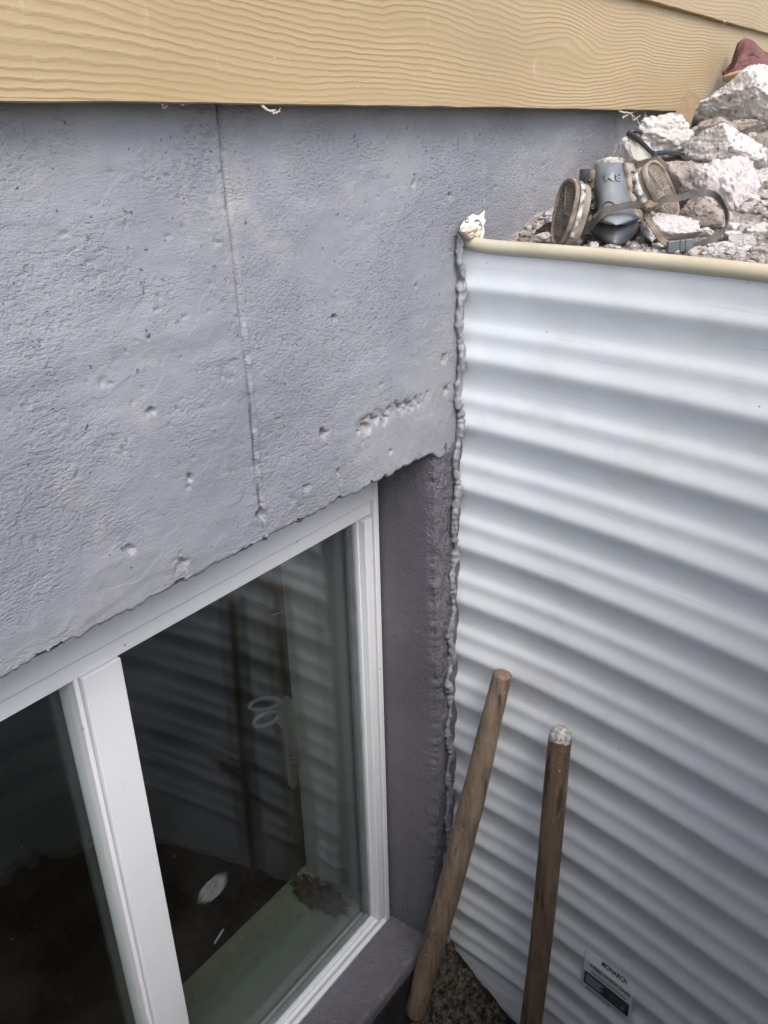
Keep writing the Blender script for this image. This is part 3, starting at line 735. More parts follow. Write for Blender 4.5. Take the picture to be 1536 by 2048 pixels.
# ------------------------------------------------------------------ tool handles
def handle(name, pts, rads, mat, label, domed, cap_mat=None):
    P = catmull(pts, 24); R = np.interp(np.linspace(0, 1, len(P)), np.linspace(0, 1, len(rads)), rads)
    base = Vector(P[-1])
    root = empty(name, tuple(base)); tag(root, label, 'tool handle')
    # rounded top
    tdir = P[0] - P[1]; tdir /= np.linalg.norm(tdir); k = 9
    r0 = R[0]; hs = r0 * (1.0 if domed else .22)
    caps_ = [(P[0] + tdir * hs * math.sin(t), r0 * max(.02, (math.cos(t) if domed else (1 - .28 * math.sin(t) ** 3 if t < 1.5 else .02)))) for t in np.linspace(math.pi / 2, .15, k)]
    P2 = np.array([c_[0] for c_ in caps_] + list(P)); R2 = np.array([c_[1] for c_ in caps_] + list(R))
    bd = P[-1] - P[-2]; bd /= np.linalg.norm(bd)
    P2 = np.concatenate([P2, [P[-1] + bd * .003, P[-1] + bd * .004]]); R2 = np.concatenate([R2, [R[-1] * .93, R[-1] * .7]])
    def rf_(Q, pts_):
        n_ = fbm(Q[:, :, 0] * 60, Q[:, :, 1] * 60, Q[:, :, 2] * 14, 3, 5); return Q + (Q - pts_[:, None]) * n_[:, :, None] * .035
    o_ = tube('shaft', P2, R2, mat, None, 30, rf_); adopt(root, o_)
    if cap_mat:
        o_.data.materials.append(cap_mat)
        for p in o_.data.polygons:
            c_ = np.array(p.center)
            if (c_ - (P[0] - tdir * .001)) @ tdir + .0035 * float(vnoise(c_[0] * 300, c_[1] * 300, c_[2] * 300, 3)) > 0: p.material_index = 1
    return root
M_H1 = m_wood('muddy_hickory', (.15, .108, .074), (.25, .188, .135), (.045, .032, .023), (110, 110, 9), .85)
M_H2 = m_wood('dark_hickory', (.125, .082, .052), (.19, .132, .088), (.04, .026, .018), (150, 150, 8), .35)
M_CAPW = m_simple('worn_grey_end', (.16, .13, .10), (.60, .60, .60), 200, .35, .5, .002, 160)
def on_x(px, py, x): return np.array(onX(px, py, x))
handle('tool_handle', [on_x(1005, 1350, .818), on_x(985, 1430, .811), on_x(945, 1600, .795), on_x(900, 1775, .778), on_x(860, 1915, .752), on_x(832, 2022, .735)],
       [.0130, .0145, .0180, .0190, .0185, .0178], M_H1, 'mud-caked wooden tool handle with a flat end leaning into the corner beside the window', False)
handle('tool_handle', [on_x(1120, 1474, .803), on_x(1112, 1560, .800), on_x(1098, 1720, .795), on_x(1082, 1880, .789), on_x(1062, 2048, .782), on_x(1052, 2120, .779)],
       [.0153, .0158, .0160, .0162, .0165, .0165], M_H2, 'dark brown wooden tool handle with a worn silvery rounded top, standing in the window well', True, M_CAPW)

# ------------------------------------------------------------------ rubble
def rock(name, cx, cy, wpx, hpx, D, mat, seed, label, cat='rubble', group='broken concrete rubble beside the wall', sub=5, rough=.10, cuts=9, depth=1.0, rot=0., pebbly=0., aspect=None, col2=None):
    rw = wpx / F * D / 2; rh = hpx / F * D / 2; rd = (rw + rh) / 2 * depth
    rnd_ = random.Random(seed); bm = bmesh.new(); bmesh.ops.create_icosphere(bm, subdivisions=sub, radius=1)
    V0 = np.array([v.co[:] for v in bm.verts])
    pl = []
    for i in range(cuts):
        d = np.array([rnd_.gauss(0, 1) for _ in range(3)]); d /= np.linalg.norm(d); pl.append((d, rnd_.uniform(.62, .92)))
    pn_l = (np.abs(V0) ** 4.5).sum(1) ** (1 / 4.5)
    rq = np.linalg.qr(np.random.RandomState(seed).normal(size=(3, 3)))[0] if seed != 11 else np.eye(3)
    Vb = V0 @ rq; Vn = (Vb / ((np.abs(Vb) ** 4.5).sum(1) ** (1 / 4.5))[:, None]) @ rq.T * 1.0
    for d, k in pl:
        q = Vn @ d; ex = np.clip(q - k, 0, None); Vn = Vn - ex[:, None] * d * .92
    s_ = seed * 3.7
    Vn *= (1 + rough * fbm(V0[:, 0] * 1.6 + s_, V0[:, 1] * 1.6, V0[:, 2] * 1.6, 5, seed, .55))[:, None]
    Vn *= (1 + rough * .42 * fbm(V0[:, 0] * 9 + s_, V0[:, 1] * 9, V0[:, 2] * 9, 3, seed + 5, .6))[:, None]
    Vn *= (1 + rough * .22 * fbm(V0[:, 0] * 24 + s_, V0[:, 1] * 24, V0[:, 2] * 24, 2, seed + 8, .6))[:, None]
    if pebbly:
        rs_ = np.random.RandomState(seed); pts_ = rs_.normal(size=(260, 3)); pts_ /= np.linalg.norm(pts_, axis=1)[:, None]
        dd = np.sqrt(((V0[:, None, :] - pts_[None]) ** 2).sum(-1)); dmin = dd.min(1)
        Vn *= (1 + pebbly * np.sqrt(np.clip(1 - (dmin / .12) ** 2, 0, 1)))[:, None]
    # normalise silhouette extents
    for ax in range(3):
        lo, hi = Vn[:, ax].min(), Vn[:, ax].max(); Vn[:, ax] = (Vn[:, ax] - (lo + hi) / 2) / ((hi - lo) / 2)
    c_, s2 = math.cos(rot), math.sin(rot)
    C0 = np.array(atD(cx, cy, D)); Un, Vv, Wn = RW[:, 0], RW[:, 1], RW[:, 2]
    # sizes are measured across the view, the stone itself is a full solid of similar depth
    x_, y_ = Vn[:, 0] * rw, Vn[:, 1] * rh; Pw = (x_ * c_ - y_ * s2)[:, None] * Un + (x_ * s2 + y_ * c_)[:, None] * Vv + (Vn[:, 2] * rd)[:, None] * Wn
    base = C0.copy(); base[2] += Pw[:, 2].min(); 
    for v, p in zip(bm.verts, C0 + Pw - base): v.co = p
    o_ = bmobj(name, bm, mat, None, True); o_.location = base
    tag(o_, label, cat, group); return o_
R_W = m_rock('pale_broken_concrete', (.86, .82, .80), (.70, .52, .47), (.42, .34, .28), 130, .35)
R_P = m_rock('pebbly_concrete', (.84, .81, .77), (.74, .63, .53), (.44, .37, .3), 90, .25)
R_B = m_rock('brown_dirty_concrete', (.58, .52, .48), (.56, .40, .34), (.28, .20, .15), 120, .7)
R_G = m_rock('grey_concrete', (.72, .71, .71), (.60, .52, .49), (.36, .31, .27), 140, .35)
R_L = m_rock('rose_concrete', (.84, .77, .76), (.66, .44, .40), (.38, .31, .28), 110, .3)

rocks = [
 # cx, cy, w, h, D, mat, seed, label, kwargs
 (1487, 208, 205, 145, 1.24, R_W, 11, 'large pale concrete chunk with a shadowed brown left face, topmost of the pile', dict(sub=6, depth=1.1, rough=.09, cuts=8)),
 (1330, 282, 132, 84, 1.13, R_P, 12, 'pebbly mound-shaped lump of exposed aggregate above the black glasses', dict(sub=6, rough=.06, pebbly=.10, cuts=4)),
 (1262, 318, 78, 84, 1.10, R_G, 13, 'grey wedge of concrete behind the clear lens of the glasses', dict(rot=.2)),
 (1448, 316, 165, 84, 1.08, R_W, 14, 'flat pale concrete slab chunk with a smooth grey end, under the largest chunk', dict(sub=6, rough=.08, depth=1.2)),
 (1440, 388, 168, 140, 1.02, R_L, 15, 'large rose-speckled concrete chunk in the middle of the pile', dict(sub=6, rough=.11, depth=1.0)),
 (1352, 358, 66, 66, 1.03, R_B, 16, 'brown stained chunk just right of the upper filter cartridge', {}),
 (1398, 430, 84, 66, .955, R_B, 17, 'brown chunk with an orange-tan patch inside the strap loop', dict(rough=.12)),
 (1345, 462, 108, 52, .925, R_L, 18, 'long low rose-grey chunk under the strap, behind the buckle', dict(rough=.10, rot=-.08)),
 (1300, 462, 36, 50, .915, R_G, 19, 'small triangular grey chunk beside the grey mask chin', dict(cuts=6)),
 (1470, 457, 42, 26, .945, R_W, 20, 'small pale chunk touching the outside of the strap loop', {}),
 (1478, 484, 60, 36, .905, R_G, 21, 'grey rounded chunk behind the foremost white chunk', {}),
 (1444, 498, 70, 30, .872, R_W, 22, 'foremost white chunk lying against the cream rim', dict(rough=.12)),
 (1520, 503, 50, 24, .868, R_B, 23, 'rusty brown chunk at the rim on the right edge of the photo', {}),
 (1512, 470, 52, 44, .92, R_W, 24, 'pale blocky chunk above the rusty brown chunk', {}),
 (1530, 395, 46, 66, 1.04, R_G, 25, 'grey chunk at the right edge, level with the middle of the pile', {}),
 (1528, 305, 62, 74, 1.14, R_B, 26, 'brown earthy chunk at the right edge under the largest chunk', {}),
 (1500, 352, 44, 44, 1.09, R_G, 27, 'small grey shard right of the flat slab chunk', {}),
 (1530, 440, 40, 44, .965, R_L, 28, 'rose chunk at the right edge above the pale blocky chunk', {}),
 (1412, 464, 36, 16, .925, R_W, 29, 'thin white flake inside the lower curve of the strap loop', {}),
 (1086, 474, 34, 18, .93, R_W, 30, 'small white crumb beside the lower filter cartridge', {}),
 (1345, 488, 34, 12, .885, R_G, 31, 'flat grey crumb between the chin of the mask and the buckle', {}),
 (1218, 338, 66, 44, 1.09, R_W, 32, 'pale stone showing just above the top of the grey mask', {}),
 (1425, 262, 110, 44, 1.19, R_B, 34, 'dark brown crumbling chunk right of the cardboard strip', dict(rough=.16)),
 (1385, 300, 60, 40, 1.12, R_L, 35, 'rose grey piece between the pebbly lump and the flat slab chunk', {}),
 (1392, 372, 56, 60, 1.04, R_P, 36, 'pebbly piece behind the top of the strap loop', dict(pebbly=.08)),
 (1496, 425, 50, 34, .985, R_G, 37, 'blue-grey piece just outside the strap loop, below the large rose-speckled chunk', {}),
 (1452, 432, 34, 30, .975, R_W, 38, 'pale fragment seen past the outer end of the strap loop', {}),
 (1490, 458, 30, 22, .935, R_L, 39, 'tiny rose fragment between the pale chunks right of the strap loop', {}),
 (1385, 500, 44, 14, .880, R_W, 40, 'flat white flake at the rim in front of the buckle', {}),
 (1465, 470, 34, 16, .915, R_W, 41, 'white sliver above the grey rounded chunk', {}),
 (1532, 350, 34, 40, 1.09, R_W, 42, 'pale fragment at the right edge below the brown earthy chunk', {}),
 (1526, 372, 70, 60, 1.06, R_W, 43, 'broad white piece at the right edge beside the rose-speckled chunk', {}),
 (1500, 408, 56, 50, 1.00, R_P, 44, 'pebbly white piece wedged right of the rose-speckled chunk', dict(pebbly=.07)),
 (1384, 345, 70, 54, 1.08, R_W, 45, 'white piece between the flat slab chunk and the brown stained chunk', {}),
 (1410, 400, 60, 34, .985, R_G, 46, 'grey piece directly above the upper curve of the strap loop', {}),
 (1532, 470, 40, 30, .95, R_L, 47, 'rose sliver at the right edge above the rusty chunk', {}),
 (1490, 500, 44, 18, .880, R_W, 48, 'small white crumb between the foremost chunk and the rusty brown chunk', {}),
 (1320, 492, 40, 10, .890, R_W, 49, 'low white crumb in front of the mask beside the rim', {}),
 (1300, 380, 60, 90, 1.02, R_L, 50, 'rose grey piece half hidden behind the mask', {}),
 (1160, 476, 50, 20, .960, R_B, 51, 'brown crumb under the lower filter cartridge', {}),
 (1470, 268, 130, 34, 1.20, R_B, 33, 'earthy brown layer of broken concrete under the topmost chunk', dict(rough=.16)),
]
for q in rocks:
    rock('concrete_chunk', *q[:7], q[7], **q[8])
# loose grit: one countless layer
rnd = random.Random(9); items = []
for i in range(2400):
    t = rnd.random()
    if t < .6: x, y = rnd.uniform(.88, 1.15), rnd.uniform(-.60, -.01)
    else: x, y = rnd.uniform(.9, 1.7), rnd.uniform(-.6, -.01)
    r = rnd.choice((.0012, .0016, .002, .003, .0045, .006)); items.append(((x, y, float(ground_z(x, y)) + r * .4), r, 1 if r < .002 else 2))
o = clods('gravel', items, m_rock('grit', (.66, .62, .59), (.5, .36, .3), (.22, .16, .12), 200, .6))
tag(o, 'fine pale grit and crumbs scattered on the ground around the rubble', 'gravel', kind='stuff')
# brown earth crumb at wall
o = blob('dirt_clump', atD(1097, 462, .955), .012, m_soil('brown_earth', (.10, .06, .035), (.25, .16, .10)), 5, 4, .5, (1.1, 1, .6)); tag(o, 'small brown earth clump against the wall left of the mask', 'dirt')

# cardboard strip
cb = empty('cardboard_strip', tuple(atD(1365, 262, 1.17))); tag(cb, 'folded brown cardboard strip wedged upright under the siding', 'cardboard')
M_CB = m_simple('kraft_cardboard', (.17, .125, .068), (.23, .17, .10), 60, .8, .2, .001, 200)
def plate(name, poly, th, mat, dvar=None):
    bm = bmesh.new(); n_ = len(poly)
    f_ = [bm.verts.new(atD(*p)) for p in poly]; b_ = [bm.verts.new(atD(p[0], p[1], p[2] + th)) for p in poly]
    bm.faces.new(f_); bm.faces.new(b_[::-1])
    for i in range(n_): bm.faces.new((f_[i], f_[(i + 1) % n_], b_[(i + 1) % n_], b_[i]))
    bmesh.ops.triangulate(bm, faces=[fc for fc in bm.faces if len(fc.verts) > 4])
    return bmobj(name, bm, mat)
adopt(cb, plate('front_fold', [(1342, 246, 1.165), (1364, 194, 1.175), (1372, 191, 1.175), (1398, 195, 1.17), (1378, 262, 1.16), (1370, 260, 1.16)], .003, M_CB))
adopt(cb, plate('back_fold', [(1371, 190, 1.181), (1375, 178, 1.19), (1400, 196, 1.19), (1396, 215, 1.19), (1374, 230, 1.182)], .003, M_CB))

# maroon cloth
mc = empty('cloth', tuple(atD(1510, 150, 1.40))); tag(mc, 'crumpled maroon cloth lying behind the topmost chunk', 'cloth')
uu, vv = np.meshgrid(np.linspace(0, 1, 90), np.linspace(0, 1, 60), indexing='ij')
tp = np.interp(uu[:, 0], [0, .06, .14, .22, .30, .42, .55, .65, .8, 1], [142, 132, 86, 75, 80, 102, 112, 98, 90, 104])
pxx = 1448 + 190 * uu; pyy = tp[:, None] * (1 - vv) + 158 * vv
fold = .016 * fbm(uu * 5 + vv * 2, vv * 2.2, 0, 4, 131) + .010 * np.sin(uu * 15 + vv * 4)
Dd = 1.37 + .05 * (1 - vv) - .03 * np.sin(vv * 2.5) + fold
G = CAM + np.einsum('ij,abj->abi', RW, np.stack([(pxx - 768) / F * Dd, -(pyy - 1024) / F * Dd, -Dd], -1))
o = grid('fabric', G, m_simple('maroon_cloth', (.12, .055, .055), (.19, .095, .09), 30, .9, .2, .002, 260), None, True)
sm = o.modifiers.new('thickness', 'SOLIDIFY'); sm.thickness = .004; adopt(mc, o)
# tan stones behind the topmost chunk
M_TAN = m_simple('tan_stone', (.40, .29, .16), (.48, .36, .22), 30, .7, .3, .002, 120)
for i, (cx, cy, w_, h_, lb) in enumerate([(1490, 156, 92, 26, 'smooth tan stone behind the top of the largest chunk, under the maroon cloth'), (1556, 162, 66, 38, 'smooth tan stone cut by the right edge of the photo beside the maroon cloth')]):
    rock('tan_stone', cx, cy, w_, h_, 1.30, M_TAN, 60 + i, lb, 'stone', 'smooth tan stones behind the rubble', sub=4, rough=.04, cuts=3)

# ------------------------------------------------------------------ half-mask respirator
resp = empty('respirator', tuple(atD(1240, 492, .90))); tag(resp, 'grey half-mask respirator with two dusty filter cartridges and loose straps, lying on the rubble', 'respirator')
M_RUB = m_simple('dusty_grey_rubber', (.035, .042, .055), (.13, .125, .12), 30, .45, .5, .0006, 60)
M_RUBL = m_simple('pale_blue_grey_rubber', (.095, .112, .135), (.19, .20, .205), 24, .42, .5, .0005, 70)
M_CART = m_simple('dusty_beige_plastic', (.10, .085, .07), (.33, .29, .24), 55, .6, .35, .001, 150)
M_CARTD = m_simple('dirty_brown_filter', (.09, .065, .05), (.24, .18, .14), 120, .8, .2, .003, 160)
M_BLK = m_simple('black_rubber', (.018, .018, .02), (.06, .055, .05), 60, .5, .4)
M_STRAP = m_simple('grey_strap', (.04, .038, .037), (.12, .108, .095), 40, .6, .35, .0005, 200)
M_STRAPB = m_simple('muddy_strap', (.09, .07, .055), (.22, .175, .135), 60, .7, .3, .0008, 160)
M_WHT = m_simple('smudged_white_label', (.04, .04, .04), (.62, .61, .58), 150, .5)
def loft(name, rows, mat, arc_deg=200, n=40, parent=None, bulge=1.0, noiseamp=.0006):
    """rows: (py, pxL, pxR, D_at_edges, bulge depth m)"""
    rr = catmull(rows, 8); th = np.radians(np.linspace(-arc_deg / 2, arc_deg / 2, n)); P = np.zeros((len(rr), n, 3))
    for i, (py, l, r, D, bd) in enumerate(rr):
        for j, t in enumerate(th):
            u = math.sin(t); k = abs(u) ** 1.0 * (1 if u > 0 else -1)
            P[i, j] = atD((l + r) / 2 + (r - l) / 2 * k, py, D - bd * math.cos(t))
    P += noiseamp * fbm(P[:, :, 0] * 60, P[:, :, 1] * 60, P[:, :, 2] * 60, 3, 7)[:, :, None] * RW[:, 2]
    o_ = grid(name, P, mat, None, True); sm = o_.modifiers.new('thickness', 'SOLIDIFY'); sm.thickness = .0028; sm.offset = 1
    if parent: adopt(parent, o_)
    return o_
# chin and body of the facepiece
fp = loft('facepiece', [(338, 1160, 1292, .975, .02), (380, 1156, 1300, .975, .03), (420, 1160, 1300, .965, .045), (440, 1170, 1296, .958, .05), (456, 1174, 1288, .950, .05), (472, 1188, 1270, .940, .044), (486, 1208, 1252, .925, .030), (494, 1226, 1236, .915, .014)], M_RUB, 200, 50, resp)
# smooth outer cover with raised letters
cov = loft('front_cover', [(325, 1195, 1252, .940, .018), (332, 1190, 1252, .938, .022), (375, 1189, 1258, .932, .026), (405, 1194, 1262, .926, .028), (424, 1193, 1268, .920, .030), (436, 1184, 1280, .917, .034), (444, 1196, 1268, .915, .034), (449, 1214, 1252, .912, .032)], M_RUBL, 186, 44, resp)
vs, fs = text_verts('3M', .0135, .0006, .0003)
P_ = []
for v in vs:
    u = -v.x * 1.15; k = 354 - v.y * -1 * F / .91 * 1.0 * -1 if False else 352 + (v.y) * F / .91
    cxp = 1226 + u * F / .91; uu_ = max(-.98, min(.98, (cxp - 1223) / 33)); Dz = .935 - .024 * math.sqrt(1 - uu_ * uu_) - .0030 - v.z
    P_.append(atD(cxp, k, Dz))
o = mesh('raised_lettering', P_, fs, M_RUBL); adopt(resp, o)
# valve mark on cover
tube_pts = [atD(1217 + 12 * math.cos(t), 413 + 9 * math.sin(t), .892) for t in np.linspace(-math.pi * 1.05, .35, 16)]
adopt(resp, tube('valve_rim', tube_pts, .0011, M_BLK, None, 8))
# inhalation housings on both sides of the cover, ribbed
def housing(cx, cy, w_, h_, D, lean, seed):
    rows_ = []
    for k, f in enumerate(np.linspace(0, 1, 9)):
        py = cy - h_ / 2 + h_ * f; ww = w_ * (.55 + .45 * math.sin(math.pi * (.15 + .7 * f))) * (1.03 if k % 2 else .97); ox = lean * (f - .5)
        rows_.append((py, cx + ox - ww / 2, cx + ox + ww / 2, D, .016 + (.0018 if k % 2 else 0)))
    return loft('side_housing', rows_, M_CART, 200, 24, resp)
housing(1185, 395, 34, 110, .945, -8, 1); housing(1265, 385, 34, 118, .935, 20, 2)
for cx, cy in ((1180, 361), (1182, 378), (1183, 400), (1186, 417), (1262, 345), (1266, 366), (1270, 384), (1274, 402)):
    adopt(resp, blob('clip', atD(cx, cy, .922), .0036, M_BLK, cx, 2, .25, (1.5, 1, .7)))
def cartridge(cx, cy, D, n, a, R1, R2, thick, name='filter_cartridge'):
    """n: outward axis in view axes; a: long axis in view axes"""
    n = np.array(n, float); n /= np.linalg.norm(n); a = np.array(a, float); a -= n * a.dot(n); a /= np.linalg.norm(a); b = np.cross(n, a)
    C0 = np.array(atD(cx, cy, D)); w_ = CAM - C0; w_ /= np.linalg.norm(w_); u_ = np.cross(RW[:, 1], w_); u_ /= np.linalg.norm(u_); LF = np.stack([u_, np.cross(w_, u_), w_], 1)
    n, a, b = LF @ n, LF @ a, LF @ b
    def outline(s_, off, m=64):
        out = []
        for t in np.linspace(0, 2 * np.pi, m, endpoint=False):
            c_, s2 = math.cos(t), math.sin(t); ca = abs(c_) ** .80 * (1 if c_ > 0 else -1); cb_ = abs(s2) ** .80 * (1 if s2 > 0 else -1)
            tap = 1 - .22 * (-ca + 1) / 2
            out.append(C0 + a * R1 * s_ * ca + b * R2 * s_ * cb_ * tap + n * off)
        return np.array(out)
    lay = [(.80, -thick), (.90, -thick), (.93, -thick * .62), (.97, -thick * .60), (.97, -thick * .32), (.93, -thick * .30), (.94, -thick * .16), (1.0, -thick * .14), (1.0, -.001), (.98, 0), (.91, .0), (.90, -.0012), (.895, -.004)]
    G = np.array([outline(s_, o_) for s_, o_ in lay]); body = grid(name, G, M_CART, None, True, True, flip=True)
    es = body.modifiers.new('edges', 'EDGE_SPLIT'); es.split_angle = math.radians(45)
    adopt(resp, body)
    rec = outline(.90, -.0030); ctr = C0 - n * .0035
    fc = mesh('filter_face', list(rec) + [ctr], [(i, (i + 1) % 64, 64) for i in range(64)], M_CARTD); child2(body, fc)
    # grille of struts and hex cells
    bm = bmesh.new()
    def strut(p, q, w_=.0011, h_=.003):
        d = np.array(q) - np.array(p); L_ = np.linalg.norm(d); d /= L_; s2 = np.cross(n, d)
        vs_ = [bm.verts.new(np.array(r_) + s2 * sg * w_ / 2 + n * hh_) for r_ in (p, q) for hh_ in (-.0034, -.0034 + h_) for sg in (-1, 1)]
        for f4 in ((0, 1, 3, 2), (4, 6, 7, 5), (0, 2, 6, 4), (1, 5, 7, 3), (2, 3, 7, 6)): bm.faces.new([vs_[i] for i in f4])
    def q2(u_, v_): return C0 + a * R1 * u_ + b * R2 * v_
    hexr = .068
    for i in range(-6, 7):
        for j in range(-7, 8):
            hx = i * hexr * 1.5; hy = (j + .5 * (i % 2)) * hexr * 1.732
            if hx * hx + hy * hy < .58:
                pts_ = [(hx + hexr * math.cos(k * math.pi / 3), hy + hexr * math.sin(k * math.pi / 3)) for k in range(6)]
                for k in range(3): strut(q2(*pts_[k]), q2(*pts_[k + 1]), .0006, .0007)
    for t in np.linspace(.5, .5 + 2 * np.pi, 3, endpoint=False):
        strut(q2(.02 * math.cos(t), .02 * math.sin(t)), q2(.88 * math.cos(t), .84 * math.sin(t)), .0016, .0016)
    gr = bmobj('grille', bm, M_CART); child2(body, gr)
    # smudged white label wrapped round the side
    cams = np.array([(np.array(CAM) - p).dot(p - C0) for p in outline(1, -thick * .5)]); best = int(np.argmax(cams))
    idx = [(best + k) % 64 for k in range(-9, 10)]
    G = np.array([[outline(.979 if .30 < f < .62 else .955, -thick * f)[i_] for i_ in idx] for f in (.60, .33)])
    lb = grid('side_label', G, M_WHT, None, True); sm_ = lb.modifiers.new('thickness', 'SOLIDIFY'); sm_.thickness = .0005; sm_.offset = 0; child2(body, lb)
    for q_ in range(7):
        a0 = outline(1.0, -thick * .98)[(best - 14 + q_ * 5) % 64]; a1 = outline(1.0, -thick * .62)[(best - 14 + q_ * 5) % 64]
    return body
bpy.context.view_layer.update()
cartridge(1124, 425, .905, (-.90, .22, .31), (.27, .96, 0), .036, .036, .019)
cartridge(1328, 378, .930, (.86, .38, .31), (-.42, .90, 0), .035, .037, .033)
# straps
def px3(l): return [tuple(atD(*p)) for p in l]
up = tuple(V * .8 + W * .2)
st1 = px3([(1166, 440, .915), (1168, 452, .905), (1178, 455, .90), (1200, 433, .885), (1222, 418, .88), (1240, 414, .878), (1262, 409, .88), (1282, 412, .885), (1306, 415, .885), (1330, 398, .89), (1356, 396, .892), (1385, 388, .90), (1410, 385, .91), (1436, 394, .915), (1452, 420, .915), (1454, 448, .905), (1440, 468, .893), (1412, 484, .882), (1380, 494, .872), (1352, 495, .868)])
ribbon('head_strap', st1, .0070, .0016, [up] * 13 + [tuple(V * .5 + W * .8), tuple(U * .2 + W), tuple(W + V * .4)] + [up] * 4, M_STRAP, None); adopt(resp, bpy.data.objects['head_strap'])
st2 = px3([(1300, 414, .888), (1292, 426, .89), (1300, 444, .885), (1311, 462, .88), (1322, 478, .872), (1334, 487, .868), (1350, 496, .865)])
o = ribbon('lower_strap', st2, .0068, .0016, [tuple(U * .8 + V * .5)] * 7, M_STRAPB, None); adopt(resp, o)
st3 = px3([(1262, 345, .945), (1264, 332, .94), (1280, 328, .935), (1297, 323, .945), (1318, 324, .955), (1334, 336, .965)])
o = ribbon('upper_strap', st3, .0075, .0016, [tuple(V * .7 + W * .6)] * 6, M_STRAPB, None); adopt(resp, o)
bm = bmesh.new(); add_box(bm, -.0135, .0135, -.0062, .0062, -.0022, .0022, bev=.001); add_box(bm, -.001, .001, -.0064, .0064, -.003, .003, bev=.0004); add_box(bm, .005, .007, -.0064, .0064, -.003, .003, bev=.0004)
Rm = Matrix((U, V, W)).transposed().to_4x4(); c0 = atD(1360, 492, .862)
for v in bm.verts: v.co = c0 + (Rm @ (Matrix.Rotation(.12, 4, 'Z') @ Matrix.Rotation(.35, 4, 'X') @ v.co.to_4d())).to_3d()
adopt(resp, bmobj('buckle', bm, m_simple('dark_plastic', (.05, .055, .065), (.10, .105, .12), 40, .4)))
# knot of strap where the pieces cross
adopt(resp, blob('strap_knot', atD(1298, 413, .882), .0075, M_STRAPB, 4, 3, .5, (1.3, 1, .7)))

# safety glasses
sg = empty('safety_glasses', tuple(atD(1300, 325, 1.06))); tag(sg, 'black framed safety glasses with a clear scratched lens on the pebbly lump', 'glasses')
M_GBK = m_simple('black_nylon', (.012, .016, .022), (.03, .035, .045), 30, .3)
tp_ = catmull(px3([(1258, 268, 1.085), (1275, 278, 1.07), (1290, 292, 1.06), (1306, 306, 1.045), (1325, 305, 1.05), (1345, 305, 1.06), (1368, 308, 1.075)]), 12)
adopt(sg, tube('temple', tp_, np.interp(np.linspace(0, 1, len(tp_)), [0, .1, .5, .6, 1], [.0042, .0035, .0026, .0028, .0018]), M_GBK, None, 12))
tp_ = catmull(px3([(1258, 276, 1.085), (1257, 266, 1.088), (1268, 262, 1.088), (1280, 264, 1.086), (1284, 268, 1.085)]), 10)
adopt(sg, tube('nose_bridge', tp_, .0026, M_GBK, None, 12))
tp_ = catmull(px3([(1306, 306, 1.045), (1309, 314, 1.042), (1304, 322, 1.04)]), 10)
adopt(sg, tube('hinge', tp_, .0036, M_GBK, None, 12))
ml = bpy.data.materials.new('scratched_lens'); ml.use_nodes = True; p_ = ml.node_tree.nodes['Principled BSDF']; p_.inputs['Base Color'].default_value = (.72, .70, .64, 1)
p_.inputs['Alpha'].default_value = .42; p_.inputs['Roughness'].default_value = .25
adopt(sg, plate('lens', [(1262, 280, 1.080), (1272, 282, 1.074), (1284, 290, 1.066), (1302, 308, 1.05), (1300, 318, 1.046), (1282, 324, 1.050), (1268, 318, 1.060), (1261, 300, 1.072)], .002, ml))

# twigs, lint and cobweb wisps under the siding
M_TW = m_simple('dry_root', (.26, .22, .17), (.42, .37, .30), 60, .8)
def wisp(name, paths, rad, mat, label, cat):
    r0 = empty(name, tuple(paths[0][0])); tag(r0, label, cat)
    for p in paths:
        c_ = catmull([tuple(q) for q in p], 8); c_ = c_ + .0012 * np.stack([vnoise(c_[:, 0] * 400, i, c_[:, 2] * 300, 4) for i in range(3)], 1)
        adopt(r0, tube('strand', c_, np.linspace(rad, rad * .35, len(c_)), mat, None, 7))
    return r0
Y_ = -.026
wisp('dry_twig', [[onY(1236, 222, Y_), onY(1255, 226, Y_ - .01), onY(1270, 236, Y_ - .015), onY(1280, 250, Y_ - .02), onY(1286, 262, Y_ - .03)], [onY(1245, 236, Y_), onY(1258, 228, Y_), onY(1272, 222, Y_)], [onY(1260, 228, Y_), onY(1268, 240, Y_), onY(1280, 232, Y_)]], .0016, M_TW, 'dry pale twig hanging under the siding above the black glasses', 'twig')
wisp('lint_wisp', [[onY(1289, 222, Y_), onY(1291, 232, Y_), onY(1287, 238, Y_), onY(1292, 244, Y_)], [onY(1290, 232, Y_), onY(1296, 240, Y_)]], .0009, M_TW, 'thin white wisp of web under the siding right of the dry twig', 'cobweb')
wisp('lint_wisp', [[onY(1352, 216, Y_), onY(1346, 224, Y_), onY(1337, 230, Y_)], [onY(1350, 220, Y_), onY(1343, 222, Y_), onY(1340, 233, Y_)]], .0009, M_TW, 'thin white wisp of web beside the cardboard strip', 'cobweb')
wisp('lint_wisp', [[onY(522, 211, Y_), onY(532, 219, Y_ - .004), onY(544, 226, Y_ - .006), onY(556, 226, Y_ - .004), onY(562, 214, Y_)], [onY(545, 225, Y_ - .005), onY(550, 220, Y_)]], .0013, M_TW, 'curled pale shaving dangling from the lower edge of the siding near the wall joint', 'shaving')
wisp('lint_wisp', [[onY(322, 208, Y_), onY(330, 215, Y_), onY(338, 209, Y_)], [onY(358, 206, Y_), onY(366, 209, Y_), onY(374, 206, Y_)]], .0009, M_TW, 'tiny pale shaving on the siding edge, leftmost of the shavings', 'shaving')
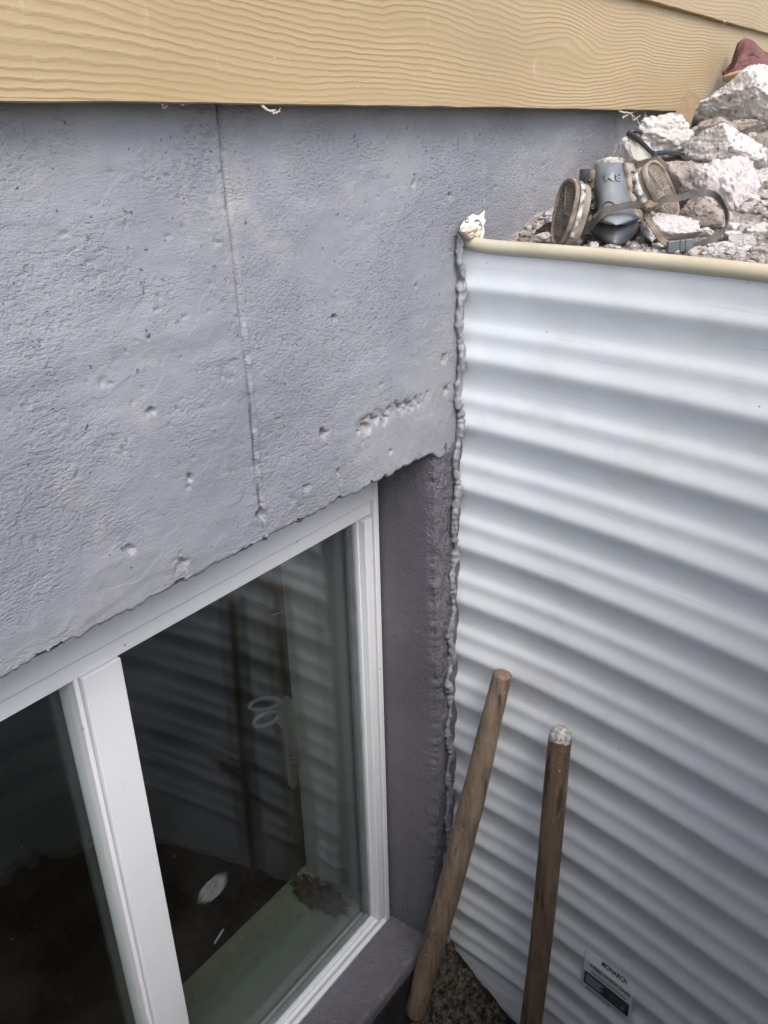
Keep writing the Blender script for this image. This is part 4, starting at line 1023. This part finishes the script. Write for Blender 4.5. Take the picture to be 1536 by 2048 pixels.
wisp('lint_wisp', [[onY(1440, 38, -.03), onY(1448, 44, -.03), onY(1446, 52, -.03)], [onY(1448, 44, -.03), onY(1458, 40, -.03), onY(1464, 44, -.028)]], .0011, M_TW, 'small web tuft caught in the lap between the two siding boards', 'cobweb')

# things on the inner sill behind the glass
o = blob('dirt_clump', onZ(640, 1790, -1.240), .034, m_soil('sill_dirt', (.012, .009, .008), (.11, .075, .055)), 8, 5, .62, (.62, 1.45, .30), None, 2.6); tag(o, 'dark brown block of dirt behind the glass on the inner window sill', 'dirt')
# pale plastic scissors behind the glass
sc = empty('scissors', tuple(onY(590, 1590, .165))); tag(sc, 'pale plastic scissors with two loop grips behind the window glass', 'scissors')
M_SC = m_simple('pale_plastic', (.035, .04, .043), (.06, .065, .068), 20, .4)
def loop(cx, cy, rx, ry, an, y=.165, n=28):
    c_, s2 = math.cos(an), math.sin(an)
    return [tuple(onY(cx + rx * math.cos(t) * c_ - ry * math.sin(t) * s2, cy + rx * math.cos(t) * s2 + ry * math.sin(t) * c_, y)) for t in np.linspace(0, 2 * math.pi, n)]
adopt(sc, tube('grip', loop(528, 1408, 30, 11, -.16), .0030, M_SC, None, 10, caps=False)); adopt(sc, tube('grip', loop(532, 1438, 27, 11, -.42), .0030, M_SC, None, 10, caps=False))
def plateY(name, poly, y, th, mat):
    bm = bmesh.new(); f_ = [bm.verts.new(onY(*p, y)) for p in poly]; b_ = [bm.verts.new(Vector(v.co) + Vector((0, th, 0))) for v in f_]
    bm.faces.new(f_); bm.faces.new(b_[::-1]); n_ = len(poly)
    for i in range(n_): bm.faces.new((f_[i], f_[(i + 1) % n_], b_[(i + 1) % n_], b_[i]))
    return bmobj(name, bm, mat)
adopt(sc, plateY('blade', [(550, 1408), (575, 1392), (586, 1400), (590, 1440), (600, 1500), (597, 1560), (588, 1580), (578, 1570), (572, 1520), (566, 1460), (552, 1440)], .166, .004, M_SC))
for k in range(7):
    adopt(sc, plateY('tooth', [(583, 1512 + k * 9), (595, 1509 + k * 9), (596, 1512.5 + k * 9), (584, 1516 + k * 9)], .1635, .002, M_BLK))
